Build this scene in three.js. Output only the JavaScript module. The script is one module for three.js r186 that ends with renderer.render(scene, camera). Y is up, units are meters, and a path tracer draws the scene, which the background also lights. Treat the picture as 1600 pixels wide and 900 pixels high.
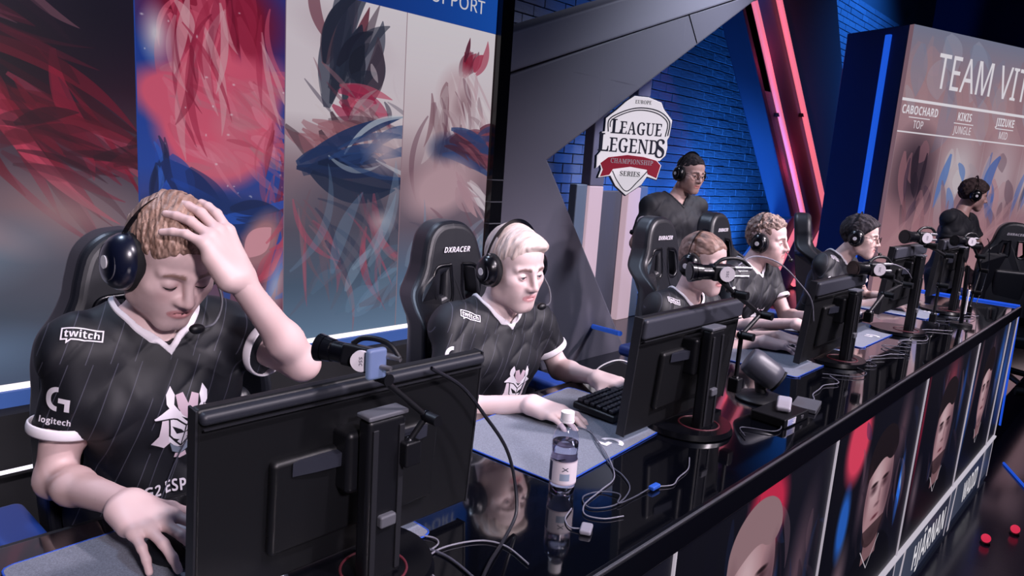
import * as THREE from 'three';
import { RoundedBoxGeometry } from 'three/addons/geometries/RoundedBoxGeometry.js';
import { mergeGeometries } from 'three/addons/utils/BufferGeometryUtils.js';
import { RectAreaLightUniformsLib } from 'three/addons/lights/RectAreaLightUniformsLib.js';

// ------------------------------------------------------------------ camera, light, exposure
RectAreaLightUniformsLib.init();
const scene = new THREE.Scene();
const renderer = new THREE.WebGLRenderer({ antialias: true });
renderer.toneMapping = THREE.LinearToneMapping;
renderer.toneMappingExposure = 1.0;
renderer.shadowMap.enabled = true;
const camera = new THREE.PerspectiveCamera(44.49, 16 / 9, 0.05, 60);
camera.position.set(0, 1.42, 0);
camera.quaternion.setFromRotationMatrix(new THREE.Matrix4().makeBasis(
  new THREE.Vector3(0.6863, 0.0683, 0.7241), new THREE.Vector3(0.0848, 0.9813, -0.1729), new THREE.Vector3(-0.7224, 0.18, 0.6676)));
camera.updateMatrixWorld(true);
scene.background = new THREE.Color().setRGB(0.004, 0.007, 0.02);

function spot(color, power, pos, target, angle = 0.5, pen = 0.6, radius = 4) {
  const l = new THREE.SpotLight(color, power, 0, angle, pen, 2);
  l.position.set(...pos); l.target.position.set(...target); scene.add(l, l.target);
  l.castShadow = true; l.shadow.radius = radius; return l;
}
const KEY = new THREE.Color().setRGB(1, 0.87, 0.96), RIM = new THREE.Color().setRGB(0.62, 0.74, 1), BLUE = new THREE.Color().setRGB(0.03, 0.25, 1);
// key lamps on the lighting truss above the audience side, rim lamps above the screens, blue washes on the brick wall
for (const [x, k] of [[0.5, 21], [1.5, 36], [2.6, 38], [3.6, 42], [4.6, 42]]) spot(KEY, k, [x + 0.9, 3.3, 0.9], [x, 0.95, -1.35], 0.36, 0.8, 5);
for (const [x, k] of [[0.45, 30], [2.0, 17], [3.7, 24]]) spot(KEY, k, [x - 0.6, 2.6, 1.7], [x + 0.1, 1.05, -1.35], 0.4, 0.9, 8);
spot(new THREE.Color().setRGB(0.8, 0.85, 1), 80, [6.6, 4.6, -1.2], [5.1, 1.9, -3], 0.42, 1, 10);
spot(KEY, 14, [5.6, 3.0, 0.6], [6.5, 1.2, -1.2], 0.35, 0.9, 5);
for (const x of [0.2, 1.7, 3.2, 4.7]) spot(RIM, 9, [x - 0.2, 3.4, -2.6], [x + 0.3, 0.9, -1.3], 0.55, 0.7, 5);
spot(BLUE, 26, [6.4, 0.15, -3.25], [6.6, 1.1, -4.4], 1.15, 1, 6);
spot(BLUE, 60, [6.9, 0.1, -3.92], [8.5, 1.25, -4.4], 0.8, 1, 6);
spot(BLUE, 10, [8.7, 0.1, -4.0], [8.7, 1.6, -4.3], 0.9, 1, 6);
spot(BLUE, 16, [6.6, 4.6, -3.2], [6.6, 1.6, -4.4], 0.9, 1, 6);
spot(BLUE, 60, [12.5, 5.5, -2.2], [12.2, 2.6, -4.4], 1.0, 1, 6);
spot(BLUE, 16, [10.5, 4.2, -1.6], [12.2, 2.6, -4.4], 0.8, 1, 6);
function area(color, power, w, h, pos, target) {
  const l = new THREE.RectAreaLight(color, power, w, h); l.position.set(...pos); l.lookAt(...target); scene.add(l); return l;
}
area(new THREE.Color().setRGB(0.5, 0.6, 1), 0.75, 6, 2.5, [2.5, 4.6, 2.4], [2.5, 0.6, -1.2]);

// ------------------------------------------------------------------ helpers
const V = (x, y, z) => new THREE.Vector3(x, y, z);
const names = new Map();
function numbered(n) { const k = names.get(n) || 0; names.set(n, k + 1); return k ? n + '_' + String(k).padStart(3, '0') : n; }
function tag(o, label, category, group, kind) { if (label) o.userData.label = label; if (category) o.userData.category = category; if (group) o.userData.group = group; if (kind) o.userData.kind = kind; return o; }
function thing(name, label, category, pos = [0, 0, 0], turn = 0, group) {
  const o = new THREE.Group(); o.name = numbered(name); o.position.set(...pos); o.rotation.y = turn; scene.add(o); return tag(o, label, category, group);
}
function part(parent, name, geo, m, pos, rot) {
  const o = new THREE.Mesh(geo, m); o.name = parent === scene ? numbered(name) : name; o.castShadow = o.receiveShadow = true;
  if (pos) o.position.set(...pos); if (rot) o.rotation.set(...rot); parent.add(o); return o;
}
function struct(name, geo, m, pos, rot) { const o = part(scene, name, geo, m, pos, rot); o.userData.kind = 'structure'; return o; }
function copyOf(src, name, label, pos, turn, group) {
  const c = src.clone(); c.userData = { ...src.userData }; c.name = numbered(name); c.position.set(...pos); c.rotation.y = turn; scene.add(c); return tag(c, label, null, group);
}
const box = (w, h, d) => new THREE.BoxGeometry(w, h, d);
const rbox = (w, h, d, r = 0.005, s = 2) => new RoundedBoxGeometry(w, h, d, s, r);
const cyl = (r1, r2, h, n = 24) => new THREE.CylinderGeometry(r1, r2, h, n);
const mv = (g, x, y, z) => { g.translate(x, y, z); return g; };
const rt = (g, x = 0, y = 0, z = 0) => { if (x) g.rotateX(x); if (y) g.rotateY(y); if (z) g.rotateZ(z); return g; };
const frontUV = (g) => { const N = g.attributes.normal, T = g.attributes.uv; for (let i = 0; i < N.count; i++) if (N.getZ(i) < 0.6) T.setXY(i, 0.004, 0.5); return g; };  // print only on the face towards the viewer's side
function merge(...gs) { return mergeGeometries(gs.flat().map((g) => { const q = g.index ? g.toNonIndexed() : g; for (const k of Object.keys(q.attributes)) if (!['position', 'normal', 'uv'].includes(k)) q.deleteAttribute(k); if (!q.attributes.uv) q.setAttribute('uv', new THREE.BufferAttribute(new Float32Array(q.attributes.position.count * 2), 2)); return q; })); }
function tubeGeo(pts, r, seg, rad = 8, tension = 0.5) { return new THREE.TubeGeometry(new THREE.CatmullRomCurve3(pts.map((p) => (p.isVector3 ? p : V(...p))), false, 'centripetal', tension), seg || Math.max(12, pts.length * 8), r, rad); }
function rod(a, b, r, n = 12, r2 = r) {  // straight rod between two points
  const A = a.isVector3 ? a : V(...a), B = b.isVector3 ? b : V(...b), d = B.clone().sub(A), g = cyl(r2, r, d.length(), n);
  g.applyQuaternion(new THREE.Quaternion().setFromUnitVectors(V(0, 1, 0), d.clone().normalize())); g.translate((A.x + B.x) / 2, (A.y + B.y) / 2, (A.z + B.z) / 2); return g;
}
function rng(seed) { let s = seed >>> 0; return () => { s = (s + 0x6d2b79f5) | 0; let t = Math.imul(s ^ (s >>> 15), 1 | s); t = (t + Math.imul(t ^ (t >>> 7), 61 | t)) ^ t; return ((t ^ (t >>> 14)) >>> 0) / 4294967296; }; }
function h3(x, y, z) { let n = Math.imul(x, 374761393) + Math.imul(y, 668265263) + Math.imul(z, 1274126177); n = Math.imul(n ^ (n >>> 13), 1103515245); return ((n ^ (n >>> 16)) >>> 0) / 4294967296; }
function noise(x, y, z) {  // value noise, -1..1
  const i = Math.floor(x), j = Math.floor(y), k = Math.floor(z); let u = x - i, v = y - j, w = z - k; u = u * u * (3 - 2 * u); v = v * v * (3 - 2 * v); w = w * w * (3 - 2 * w);
  const L = (a, b, t) => a + (b - a) * t;
  return 2 * L(L(L(h3(i, j, k), h3(i + 1, j, k), u), L(h3(i, j + 1, k), h3(i + 1, j + 1, k), u), v), L(L(h3(i, j, k + 1), h3(i + 1, j, k + 1), u), L(h3(i, j + 1, k + 1), h3(i + 1, j + 1, k + 1), u), v), w) - 1;
}
function canvasTex(w, h, draw, srgb = true) { const c = document.createElement('canvas'); c.width = w; c.height = h; draw(c.getContext('2d'), w, h); const t = new THREE.CanvasTexture(c); if (srgb) t.colorSpace = THREE.SRGBColorSpace; t.anisotropy = 8; return t; }
function dataTex(n, f, srgb = false) {  // grey tile from a function of 0..1
  const d = new Uint8Array(n * n * 4); for (let y = 0; y < n; y++) for (let x = 0; x < n; x++) { const v = Math.max(0, Math.min(255, f(x / n, y / n) * 255)), i = (y * n + x) * 4; d[i] = d[i + 1] = d[i + 2] = v; d[i + 3] = 255; }
  const t = new THREE.DataTexture(d, n, n); t.magFilter = THREE.LinearFilter; t.wrapS = t.wrapT = THREE.RepeatWrapping; if (srgb) t.colorSpace = THREE.SRGBColorSpace; t.needsUpdate = true; return t;
}
const std = (color, roughness = 0.6, extra = {}) => new THREE.MeshStandardMaterial({ color, roughness, ...extra });
const glow = (color, k = 1, base = 0x111111) => new THREE.MeshStandardMaterial({ color: base, roughness: 0.5, emissive: color, emissiveIntensity: k });
const fabricBump = dataTex(128, (u, v) => 0.5 + 0.25 * Math.sin(u * 128 * Math.PI) * Math.sin(v * 128 * Math.PI) + 0.2 * (h3(Math.floor(u * 128), Math.floor(v * 128), 3) - 0.5));
const smudge = dataTex(256, (u, v) => { let s = 0, a = 0.5; for (const f of [4, 8, 16, 32]) { const w = (x) => x; s += a * noise(u * f, v * f, f); a *= 0.55; } return 0.5 + 0.5 * s; });
const M = {
  black: std(0x0b0c12, 0.45), blackGloss: std(0x08090f, 0.25), blackMatt: std(0x0c0d13, 0.75), dark: std(0x17181f, 0.6), grey: std(0x55565e, 0.55), steel: std(0x9a9aa2, 0.35, { metalness: 0.8 }),
  white: std(0xe6e2e6, 0.6), leather: new THREE.MeshPhysicalMaterial({ color: 0x14161e, roughness: 0.42, bumpMap: smudge, bumpScale: 0.0008, clearcoat: 0.15, clearcoatRoughness: 0.45 }), navy: std(0x10204c, 0.6), red: std(0xb01530, 0.5),
  bluePad: std(0x1c3f8f, 0.45), trouser: std(0x0c0d14, 0.8), rubber: std(0x07070b, 0.6),
};

// ------------------------------------------------------------------ signed distance bodies
const cl01 = (t) => (t < 0 ? 0 : t > 1 ? 1 : t);
const smin = (a, b, k) => { const h = k - Math.abs(a - b); return (a < b ? a : b) - (h > 0 ? (h * h) / (4 * k) : 0); };
const smax = (a, b, k) => -smin(-a, -b, k);
function cap(a, b, ra, rb = ra) { const [ax, ay, az] = a, dx = b[0] - ax, dy = b[1] - ay, dz = b[2] - az, i = 1 / (dx * dx + dy * dy + dz * dz + 1e-12); return (x, y, z) => { x -= ax; y -= ay; z -= az; const t = cl01((x * dx + y * dy + z * dz) * i); return Math.hypot(x - dx * t, y - dy * t, z - dz * t) - ra - (rb - ra) * t; }; }
function ell(c, r) { const [cx, cy, cz] = c, [rx, ry, rz] = r; return (x, y, z) => { x = (x - cx) / rx; y = (y - cy) / ry; z = (z - cz) / rz; const k0 = Math.hypot(x, y, z), k1 = Math.hypot(x / rx, y / ry, z / rz); return k1 < 1e-9 ? -Math.min(rx, ry, rz) : (k0 * (k0 - 1)) / k1; }; }
const both = (f) => (x, y, z) => f(Math.abs(x), y, z);
const U = (k, ...fs) => (x, y, z) => { let d = fs[0](x, y, z); for (let i = 1; i < fs.length; i++) d = smin(d, fs[i](x, y, z), k); return d; };
const cut = (f, g, k = 0.002) => (x, y, z) => smax(f(x, y, z), -g(x, y, z), k);
class Frame {  // origin and axes: l = left, u = up, f = forward
  constructor(o, l, u, f) { this.o = o; this.l = l; this.u = u; this.f = f; }
  fn(g, s = 1) { const { o, l, u, f } = this, q = 1 / s; return (x, y, z) => { x -= o.x; y -= o.y; z -= o.z; return s * g((x * l.x + y * l.y + z * l.z) * q, (x * u.x + y * u.y + z * u.z) * q, (x * f.x + y * f.y + z * f.z) * q); }; }
  local(x, y, z, s = 1) { const { o, l, u, f } = this; x -= o.x; y -= o.y; z -= o.z; return [(x * l.x + y * l.y + z * l.z) / s, (x * u.x + y * u.y + z * u.z) / s, (x * f.x + y * f.y + z * f.z) / s]; }
  world(x, y, z, s = 1) { return this.o.clone().addScaledVector(this.l, x * s).addScaledVector(this.u, y * s).addScaledVector(this.f, z * s); }
  matrix(s = 1) { return new THREE.Matrix4().makeBasis(this.l, this.u, this.f).scale(V(s, s, s)).setPosition(this.o); }
}
// naive surface nets over a box; empty blocks are skipped
function surface(f, lo, hi, h, colour) {
  const nx = Math.ceil((hi[0] - lo[0]) / h) + 2, ny = Math.ceil((hi[1] - lo[1]) / h) + 2, nz = Math.ceil((hi[2] - lo[2]) / h) + 2, B = 6, sx = 1, sy = nx, sz = nx * ny;
  const val = new Float32Array(nx * ny * nz), reach = B * h * 0.87 * 1.7 + 0.012;
  for (let k0 = 0; k0 < nz; k0 += B) for (let j0 = 0; j0 < ny; j0 += B) for (let i0 = 0; i0 < nx; i0 += B) {
    const c = f(lo[0] + (i0 + B / 2 - 0.5) * h, lo[1] + (j0 + B / 2 - 0.5) * h, lo[2] + (k0 + B / 2 - 0.5) * h), skip = Math.abs(c) > reach;
    for (let k = k0; k < Math.min(nz, k0 + B); k++) for (let j = j0; j < Math.min(ny, j0 + B); j++) for (let i = i0; i < Math.min(nx, i0 + B); i++) val[i + j * sy + k * sz] = skip ? c : f(lo[0] + i * h, lo[1] + j * h, lo[2] + k * h);
  }
  const P = [], I = [], id = new Int32Array(nx * ny * nz).fill(-1), E = [[0, 1], [0, 2], [0, 4], [1, 3], [1, 5], [2, 3], [2, 6], [3, 7], [4, 5], [4, 6], [5, 7], [6, 7]], o = [0, sx, sy, sx + sy, sz, sx + sz, sy + sz, sx + sy + sz];
  for (let k = 0; k < nz - 1; k++) for (let j = 0; j < ny - 1; j++) for (let i = 0; i < nx - 1; i++) {
    const b = i + j * sy + k * sz; let m = 0; for (let q = 0; q < 8; q++) if (val[b + o[q]] < 0) m |= 1 << q; if (m === 0 || m === 255) continue;
    let x = 0, y = 0, z = 0, n = 0;
    for (const [a, c] of E) { const va = val[b + o[a]], vc = val[b + o[c]]; if (va < 0 === vc < 0) continue; const t = va / (va - vc), e = a ^ c; x += (a & 1) + (e & 1 ? t : 0); y += ((a >> 1) & 1) + (e & 2 ? t : 0); z += ((a >> 2) & 1) + (e & 4 ? t : 0); n++; }
    id[b] = P.length / 3; P.push(lo[0] + (i + x / n) * h, lo[1] + (j + y / n) * h, lo[2] + (k + z / n) * h);
  }
  const quad = (a, b, c, d, s) => { if (a < 0 || b < 0 || c < 0 || d < 0) return; s ? I.push(a, b, c, a, c, d) : I.push(a, c, b, a, d, c); };
  for (let k = 1; k < nz - 1; k++) for (let j = 1; j < ny - 1; j++) for (let i = 1; i < nx - 1; i++) {
    const b = i + j * sy + k * sz, s = val[b] < 0;
    if (s !== val[b + sx] < 0) quad(id[b - sy - sz], id[b - sz], id[b], id[b - sy], s);
    if (s !== val[b + sy] < 0) quad(id[b - sx - sz], id[b - sx], id[b], id[b - sz], s);
    if (s !== val[b + sz] < 0) quad(id[b - sx - sy], id[b - sy], id[b], id[b - sx], s);
  }
  const N = new Float32Array(P.length), C = colour ? new Float32Array(P.length) : null, e = h * 0.6;
  for (let v = 0; v < P.length; v += 3) {
    const x = P[v], y = P[v + 1], z = P[v + 2]; let gx = f(x + e, y, z) - f(x - e, y, z), gy = f(x, y + e, z) - f(x, y - e, z), gz = f(x, y, z + e) - f(x, y, z - e); const l = Math.hypot(gx, gy, gz) || 1;
    N[v] = gx / l; N[v + 1] = gy / l; N[v + 2] = gz / l; if (C) { const c = colour(x, y, z, gx / l, gy / l, gz / l); C[v] = c[0]; C[v + 1] = c[1]; C[v + 2] = c[2]; }
  }
  const g = new THREE.BufferGeometry(); g.setAttribute('position', new THREE.BufferAttribute(new Float32Array(P), 3)); g.setAttribute('normal', new THREE.BufferAttribute(N, 3)); if (C) g.setAttribute('color', new THREE.BufferAttribute(C, 3)); g.setIndex(I); return g;
}
function joinIndexed(gs) {  // several coloured indexed surfaces as one mesh
  const n = gs.reduce((a, g) => a + g.attributes.position.count, 0), P = new Float32Array(n * 3), N = new Float32Array(n * 3), C = new Float32Array(n * 3), I = []; let o = 0;
  for (const g of gs) { P.set(g.attributes.position.array, o * 3); N.set(g.attributes.normal.array, o * 3); C.set(g.attributes.color.array, o * 3); for (const i of g.index.array) I.push(i + o); o += g.attributes.position.count; }
  const g = new THREE.BufferGeometry(); g.setAttribute('position', new THREE.BufferAttribute(P, 3)); g.setAttribute('normal', new THREE.BufferAttribute(N, 3)); g.setAttribute('color', new THREE.BufferAttribute(C, 3)); g.setIndex(I); return g;
}
function march(f, p, d, far = 0.3) { let t = 0; for (let i = 0; i < 80; i++) { const q = f(p.x + d.x * t, p.y + d.y * t, p.z + d.z * t); if (q < 0.0006) return p.clone().addScaledVector(d, t); t += q * 0.7; if (t > far) break; } return null; }
// a printed badge laid on a body: c centre, n outward, up, size
function badge(f, c, n, up, w, h, lift = 0.0015, N = 16) {
  const r = up.clone().cross(n).normalize(), u = n.clone().cross(r).normalize(), P = [], T = [], I = [], Q = [];
  let last = c.clone();
  for (let j = 0; j <= N; j++) for (let i = 0; i <= N; i++) {
    const s = c.clone().addScaledVector(r, (i / N - 0.5) * w).addScaledVector(u, (j / N - 0.5) * h), q = march(f, s.clone().addScaledVector(n, 0.1), n.clone().negate());
    const hit = q || s.addScaledVector(n, last.clone().sub(s).dot(n)); if (q) last = q; hit.addScaledVector(n, lift); P.push(hit.x, hit.y, hit.z); T.push(i / N, j / N);
  }
  for (let j = 0; j < N; j++) for (let i = 0; i < N; i++) { const a = j * (N + 1) + i; I.push(a, a + 1, a + N + 2, a, a + N + 2, a + N + 1); }
  const g = new THREE.BufferGeometry(); g.setAttribute('position', new THREE.BufferAttribute(new Float32Array(P), 3)); g.setAttribute('uv', new THREE.BufferAttribute(new Float32Array(T), 2)); g.setIndex(I); g.computeVertexNormals(); return g;
}

// ------------------------------------------------------------------ the setting
const wallMat = std(0x1a2550, 0.85), brickMats = [0x6c7080, 0x686c7c, 0x717584].map((c) => std(c, 0.85, { bumpMap: smudge, bumpScale: 0.004 }));
{
  const fl = std(0x16161f, 0.35, { roughnessMap: smudge });
  struct('floor', mv(box(22, 0.36, 8.6), 5, -0.18, -4.97), fl);
  struct('floor', mv(box(26, 0.2, 16), 5, -0.46, 3), std(0x3c3546, 0.6, { roughnessMap: smudge }));
  struct('ceiling', mv(box(26, 0.2, 20), 5, 6.1, 1), std(0x0a0c14, 0.9));
  struct('wall_left', mv(box(0.2, 7, 20), -7, 2.8, 1), wallMat); struct('wall_right', mv(box(0.2, 7, 20), 17, 2.8, 1), wallMat); struct('wall_front', mv(box(26, 7, 0.2), 5, 2.8, 11), wallMat);
  // brick wall at the back: bricks in view are pieces of their own, the rest is one mass
  const wall = struct('wall_back', mv(box(24, 7, 0.2), 5, 2.8, -4.45), std(0x50545f, 0.95));
  const bw = 0.28, bh = 0.094, gap = 0.008, g = rbox(bw - gap, bh - gap, 0.06, 0.006, 1), rest = [], m4 = new THREE.Matrix4(), R = rng(5); let made = 0;
  for (let r = 0; r < 46; r++) for (let c = 0; c < 38; c++) {
    const x = 4 + c * bw + (r % 2) * bw * 0.5, y = 0.05 + r * bh, z = -4.345 + (R() - 0.5) * 0.006;
    if (made < 300 && ((x > 11.6 && x < 13.3 && y > 2.3 && y < 4.0) || (x > 5.9 && x < 9.3 && y > 1.05 && y < 2.45))) { part(wall, 'brick', g, brickMats[(r * 7 + c * 3) % 3], [x, y, z]); made++; } else rest.push([x, y, z]);
  }
  const mass = new THREE.InstancedMesh(g, brickMats[0], rest.length); mass.name = 'brickwork'; mass.userData.kind = 'stuff'; mass.castShadow = mass.receiveShadow = true;
  rest.forEach(([x, y, z], i) => { mass.setMatrixAt(i, m4.makeTranslation(x, y, z)); mass.setColorAt(i, new THREE.Color().setScalar(0.85 + 0.3 * h3(i, 1, 1))); }); wall.add(mass);
}

// ------------------------------------------------------------------ abstract screen pictures (stand-ins for the artworks: flowing colour only)
function blob(c, x, y, rx, ry, rot, col, a = 1, hard = 0.1) { c.save(); c.translate(x, y); c.rotate(rot); c.scale(rx, ry); const g = c.createRadialGradient(0, 0, 0, 0, 0, 1); g.addColorStop(0, col + Math.round(a * 255).toString(16).padStart(2, '0')); g.addColorStop(hard, col + Math.round(a * 255).toString(16).padStart(2, '0')); g.addColorStop(1, col + '00'); c.fillStyle = g; c.fillRect(-1, -1, 2, 2); c.restore(); }
function ribbon(c, x0, y0, x1, y1, x2, y2, w, col, a = 1) { const n = 24, L = [], Rr = []; for (let i = 0; i <= n; i++) { const t = i / n, x = (1 - t) ** 2 * x0 + 2 * t * (1 - t) * x1 + t * t * x2, y = (1 - t) ** 2 * y0 + 2 * t * (1 - t) * y1 + t * t * y2, dx = 2 * (1 - t) * (x1 - x0) + 2 * t * (x2 - x1), dy = 2 * (1 - t) * (y1 - y0) + 2 * t * (y2 - y1), l = Math.hypot(dx, dy) || 1, k = w * Math.sin(Math.PI * Math.min(1, t * 0.9 + 0.08)); L.push([x - (dy / l) * k, y + (dx / l) * k]); Rr.unshift([x + (dy / l) * k, y - (dx / l) * k]); } c.globalAlpha = a; c.fillStyle = col; c.beginPath(); [...L, ...Rr].forEach(([x, y], i) => (i ? c.lineTo(x, y) : c.moveTo(x, y))); c.fill(); c.globalAlpha = 1; }
function ribbons(c, R, n, x, y, sx, sy, ang, len, w, cols, a = 0.7) { for (let i = 0; i < n; i++) { const px = x + (R() - 0.5) * sx, py = y + (R() - 0.5) * sy, t = ang + (R() - 0.5) * 0.9, l = len * (0.5 + R()), b = (R() - 0.5) * l * 0.7; ribbon(c, px, py, px + Math.cos(t) * l * 0.5 - Math.sin(t) * b, py + Math.sin(t) * l * 0.5 + Math.cos(t) * b, px + Math.cos(t) * l, py + Math.sin(t) * l, w * (0.4 + R()), cols[Math.floor(R() * cols.length)], a * (0.5 + 0.5 * R())); } }
const paint = (bg, fn, seed, w = 512, h = 1280) => canvasTex(w, h, (c) => { const g = c.createLinearGradient(0, 0, 0, h); bg.forEach((b, i) => g.addColorStop(i / (bg.length - 1), b)); c.fillStyle = g; c.fillRect(0, 0, w, h); fn(c, rng(seed), w, h); });
const art = [
  paint(['#2a2a44', '#5c4a5c', '#4a5468'], (c, R) => { ribbons(c, R, 30, 250, 600, 600, 1200, 1.2, 400, 40, ['#3a3048', '#6a5a6c', '#22203a'], 0.6); }, 3),
  paint(['#2a1a30', '#1c1026', '#2c1226', '#54404f', '#6a6878', '#4e5668', '#51607c'], (c, R, w, h) => {   // dark maroon sweep above, mauve mist below
    blob(c, 90, 60, 230, 150, 0, '#7d5b68', 0.9); blob(c, 400, 190, 260, 260, 0, '#120a1c', 0.95); blob(c, 160, 340, 280, 180, 0.2, '#160814', 0.8);
    ribbons(c, R, 34, 150, 420, 300, 260, 0.7, 420, 20, ['#7d0f2a', '#a01a3a', '#3a0a1c', '#cf4562', '#5d0c20'], 0.8); ribbons(c, R, 16, 60, 180, 300, 160, 0.3, 260, 14, ['#5d1028', '#241023', '#8b5a68'], 0.6); ribbons(c, R, 14, 300, 600, 400, 120, 0.1, 300, 22, ['#2a0d1c', '#5c1024'], 0.6);
    blob(c, 300, 790, 300, 150, 0.2, '#a07a80', 0.9); blob(c, 120, 900, 220, 120, -0.3, '#6d7c92', 0.8); blob(c, 90, 830, 200, 60, 0.5, '#a98b94', 0.7); blob(c, 420, 1000, 320, 180, 0, '#5a5360', 0.7); blob(c, 60, 1180, 260, 100, 0, '#6e86a8', 0.7); }, 11),
  paint(['#1e3f96', '#1c3c96', '#2148a4', '#6a3a55', '#8a5866'], (c, R, w, h) => {   // rose mass with blue folds
    blob(c, 260, 150, 330, 220, 0.1, '#7a0f2e', 1, 0.5); ribbons(c, R, 22, 230, 120, 320, 240, 1.2, 240, 44, ['#c8425f', '#8d1534', '#d75a76', '#a02544'], 0.8);
    blob(c, 270, 480, 250, 250, 0.4, '#dd5b78', 1, 0.75); blob(c, 130, 430, 190, 110, 0.25, '#d85a77', 1, 0.6); blob(c, 390, 380, 190, 120, -0.5, '#d65876', 0.9, 0.5); blob(c, 300, 620, 170, 90, -0.35, '#cf7288', 0.8); blob(c, 330, 500, 110, 90, 0, '#c98796', 0.6); blob(c, 400, 400, 110, 70, 0, '#b08892', 0.6);
    ribbons(c, R, 60, 270, 470, 400, 330, 0.5, 150, 16, ['#e07c92', '#c9506c', '#d8607c', '#b87686', '#e58aa0', '#a8344f'], 0.55); ribbons(c, R, 26, 250, 170, 420, 180, 1.5, 260, 16, ['#e2667f', '#7a0f2e', '#a62848', '#d9a3ae'], 0.7); for (let i = 0; i < 40; i++) blob(c, R() * w, R() * 900, 3 + R() * 5, 3 + R() * 5, 0, '#efe6ee', 0.7); ribbons(c, R, 30, 60, 700, 90, 420, 1.4, 160, 12, ['#1c4cb4', '#0d1c44', '#2f66cc'], 0.7); ribbons(c, R, 30, 480, 700, 60, 500, 1.5, 200, 10, ['#c0506a', '#2a4ea8', '#8a2038'], 0.7); ribbons(c, R, 12, 140, 700, 200, 260, 0.9, 330, 40, ['#142a66', '#1c47a8', '#0f2050'], 0.95); blob(c, 260, 800, 320, 90, 0.1, '#14316e', 1, 0.5); ribbons(c, R, 8, 180, 790, 300, 80, 0.15, 260, 22, ['#2457c0', '#102552'], 0.9);
    blob(c, 60, 240, 60, 110, 0, '#e2dae2', 0.85); blob(c, 420, 900, 90, 150, 0.5, '#a87680', 1, 0.5); ribbons(c, R, 10, 440, 1020, 160, 300, -0.9, 260, 34, ['#c44a62', '#1e4cb0', '#e8a3b0'], 0.8); blob(c, 480, 1060, 60, 160, 0.3, '#e4dce4', 0.6); blob(c, 120, 1120, 260, 180, 0, '#4c5a78', 0.7); }, 21),
  paint(['#e2d9e1', '#dccfd8', '#ddd0d8', '#8c7480', '#5a5566', '#4e6078', '#6c87a6'], (c, R, w, h) => {   // pale mist, a dark peaked fold
    blob(c, 200, 120, 300, 120, 0.3, '#c4b0bb', 0.7); ribbons(c, R, 9, 190, 190, 140, 150, -1.35, 200, 30, ['#6a3140', '#3a3344', '#8a4a58'], 0.9); ribbons(c, R, 22, 230, 330, 170, 170, -1.2, 260, 40, ['#262a3c', '#2e3448', '#1e2030', '#4a3a48'], 0.95); ribbons(c, R, 10, 230, 360, 120, 90, 0.4, 170, 20, ['#a3274a', '#7c1c3a', '#c4506a'], 0.95); ribbons(c, R, 6, 250, 450, 80, 60, -0.4, 150, 22, ['#b89aa4', '#a4828e'], 0.8);
    ribbons(c, R, 30, 260, 420, 420, 420, 0.9, 140, 10, ['#3a3448', '#8c6470', '#d8c8d0', '#6a3a4a'], 0.6); ribbons(c, R, 16, 90, 480, 220, 140, 0.4, 240, 22, ['#7a4a55', '#a06470', '#4a3440'], 0.8); ribbons(c, R, 9, 80, 620, 120, 60, -0.2, 380, 34, ['#17284e', '#1d3260', '#10203f'], 0.95); ribbons(c, R, 10, 260, 580, 280, 60, -0.15, 300, 16, ['#8c99ae', '#2a4478', '#c6ccd8'], 0.8); blob(c, 430, 540, 120, 110, 0, '#c8aeb6', 0.8);
    ribbons(c, R, 26, 250, 800, 480, 240, 1.1, 330, 14, ['#c15068', '#9b6c7a', '#3a3f58', '#7e5a68'], 0.7); blob(c, 300, 760, 280, 160, 0.2, '#353a50', 0.5); blob(c, 430, 830, 80, 60, 0, '#c3adb6', 0.8); ribbons(c, R, 20, 250, 1120, 480, 220, -0.9, 300, 26, ['#7390b0', '#5b7490', '#8fa5be', '#6a6070'], 0.5); }, 31),
  paint(['#e4dce3', '#e0d5dd', '#d6c4cc', '#9a7d88', '#6d6070', '#5c7290', '#6f8bab'], (c, R, w, h) => {   // pale mist, rose and mauve sweeps
    ribbons(c, R, 8, 360, 190, 120, 90, -1.3, 160, 24, ['#8d1f38', '#5a2034', '#b0415a'], 0.95); blob(c, 300, 290, 140, 150, 0.4, '#cdb4bc', 1, 0.5); ribbons(c, R, 10, 180, 300, 120, 260, 1.4, 260, 26, ['#8a6470', '#c9b6bf', '#6a4656'], 0.8); blob(c, 330, 330, 70, 90, 0.4, '#8c6a74', 0.7);
    ribbons(c, R, 40, 330, 330, 260, 330, 1.2, 150, 12, ['#b89aa4', '#8a6874', '#e8dde4', '#6a4454', '#c9a8b2'], 0.6); ribbons(c, R, 14, 360, 480, 260, 120, 0.2, 220, 30, ['#6a3548', '#54283a', '#7c4458'], 0.9); blob(c, 250, 520, 130, 80, 0, '#2a3760', 0.8, 0.4); ribbons(c, R, 14, 350, 500, 300, 140, 0.2, 240, 22, ['#8a4a5a', '#4a2a3c', '#2e4478'], 0.8); blob(c, 230, 690, 250, 150, -0.3, '#c2a0aa', 1, 0.5); ribbons(c, R, 8, 380, 640, 140, 120, 0.5, 220, 18, ['#e6d8e0', '#b8929e'], 0.9);
    ribbons(c, R, 16, 260, 850, 420, 200, 1.0, 280, 18, ['#7c5564', '#a98490', '#5c5468'], 0.6); ribbons(c, R, 20, 250, 1120, 480, 220, -0.9, 300, 26, ['#7794b4', '#5d7692', '#93a9c2'], 0.5); }, 41),
];
const screenMat = (t, k = 0.62) => new THREE.MeshStandardMaterial({ color: 0x0b0b0e, roughness: 0.38, emissive: 0xffffff, emissiveMap: t, emissiveIntensity: k });
const FONT = (px, b = '') => `${b} ${px}px sans-serif`;
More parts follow.
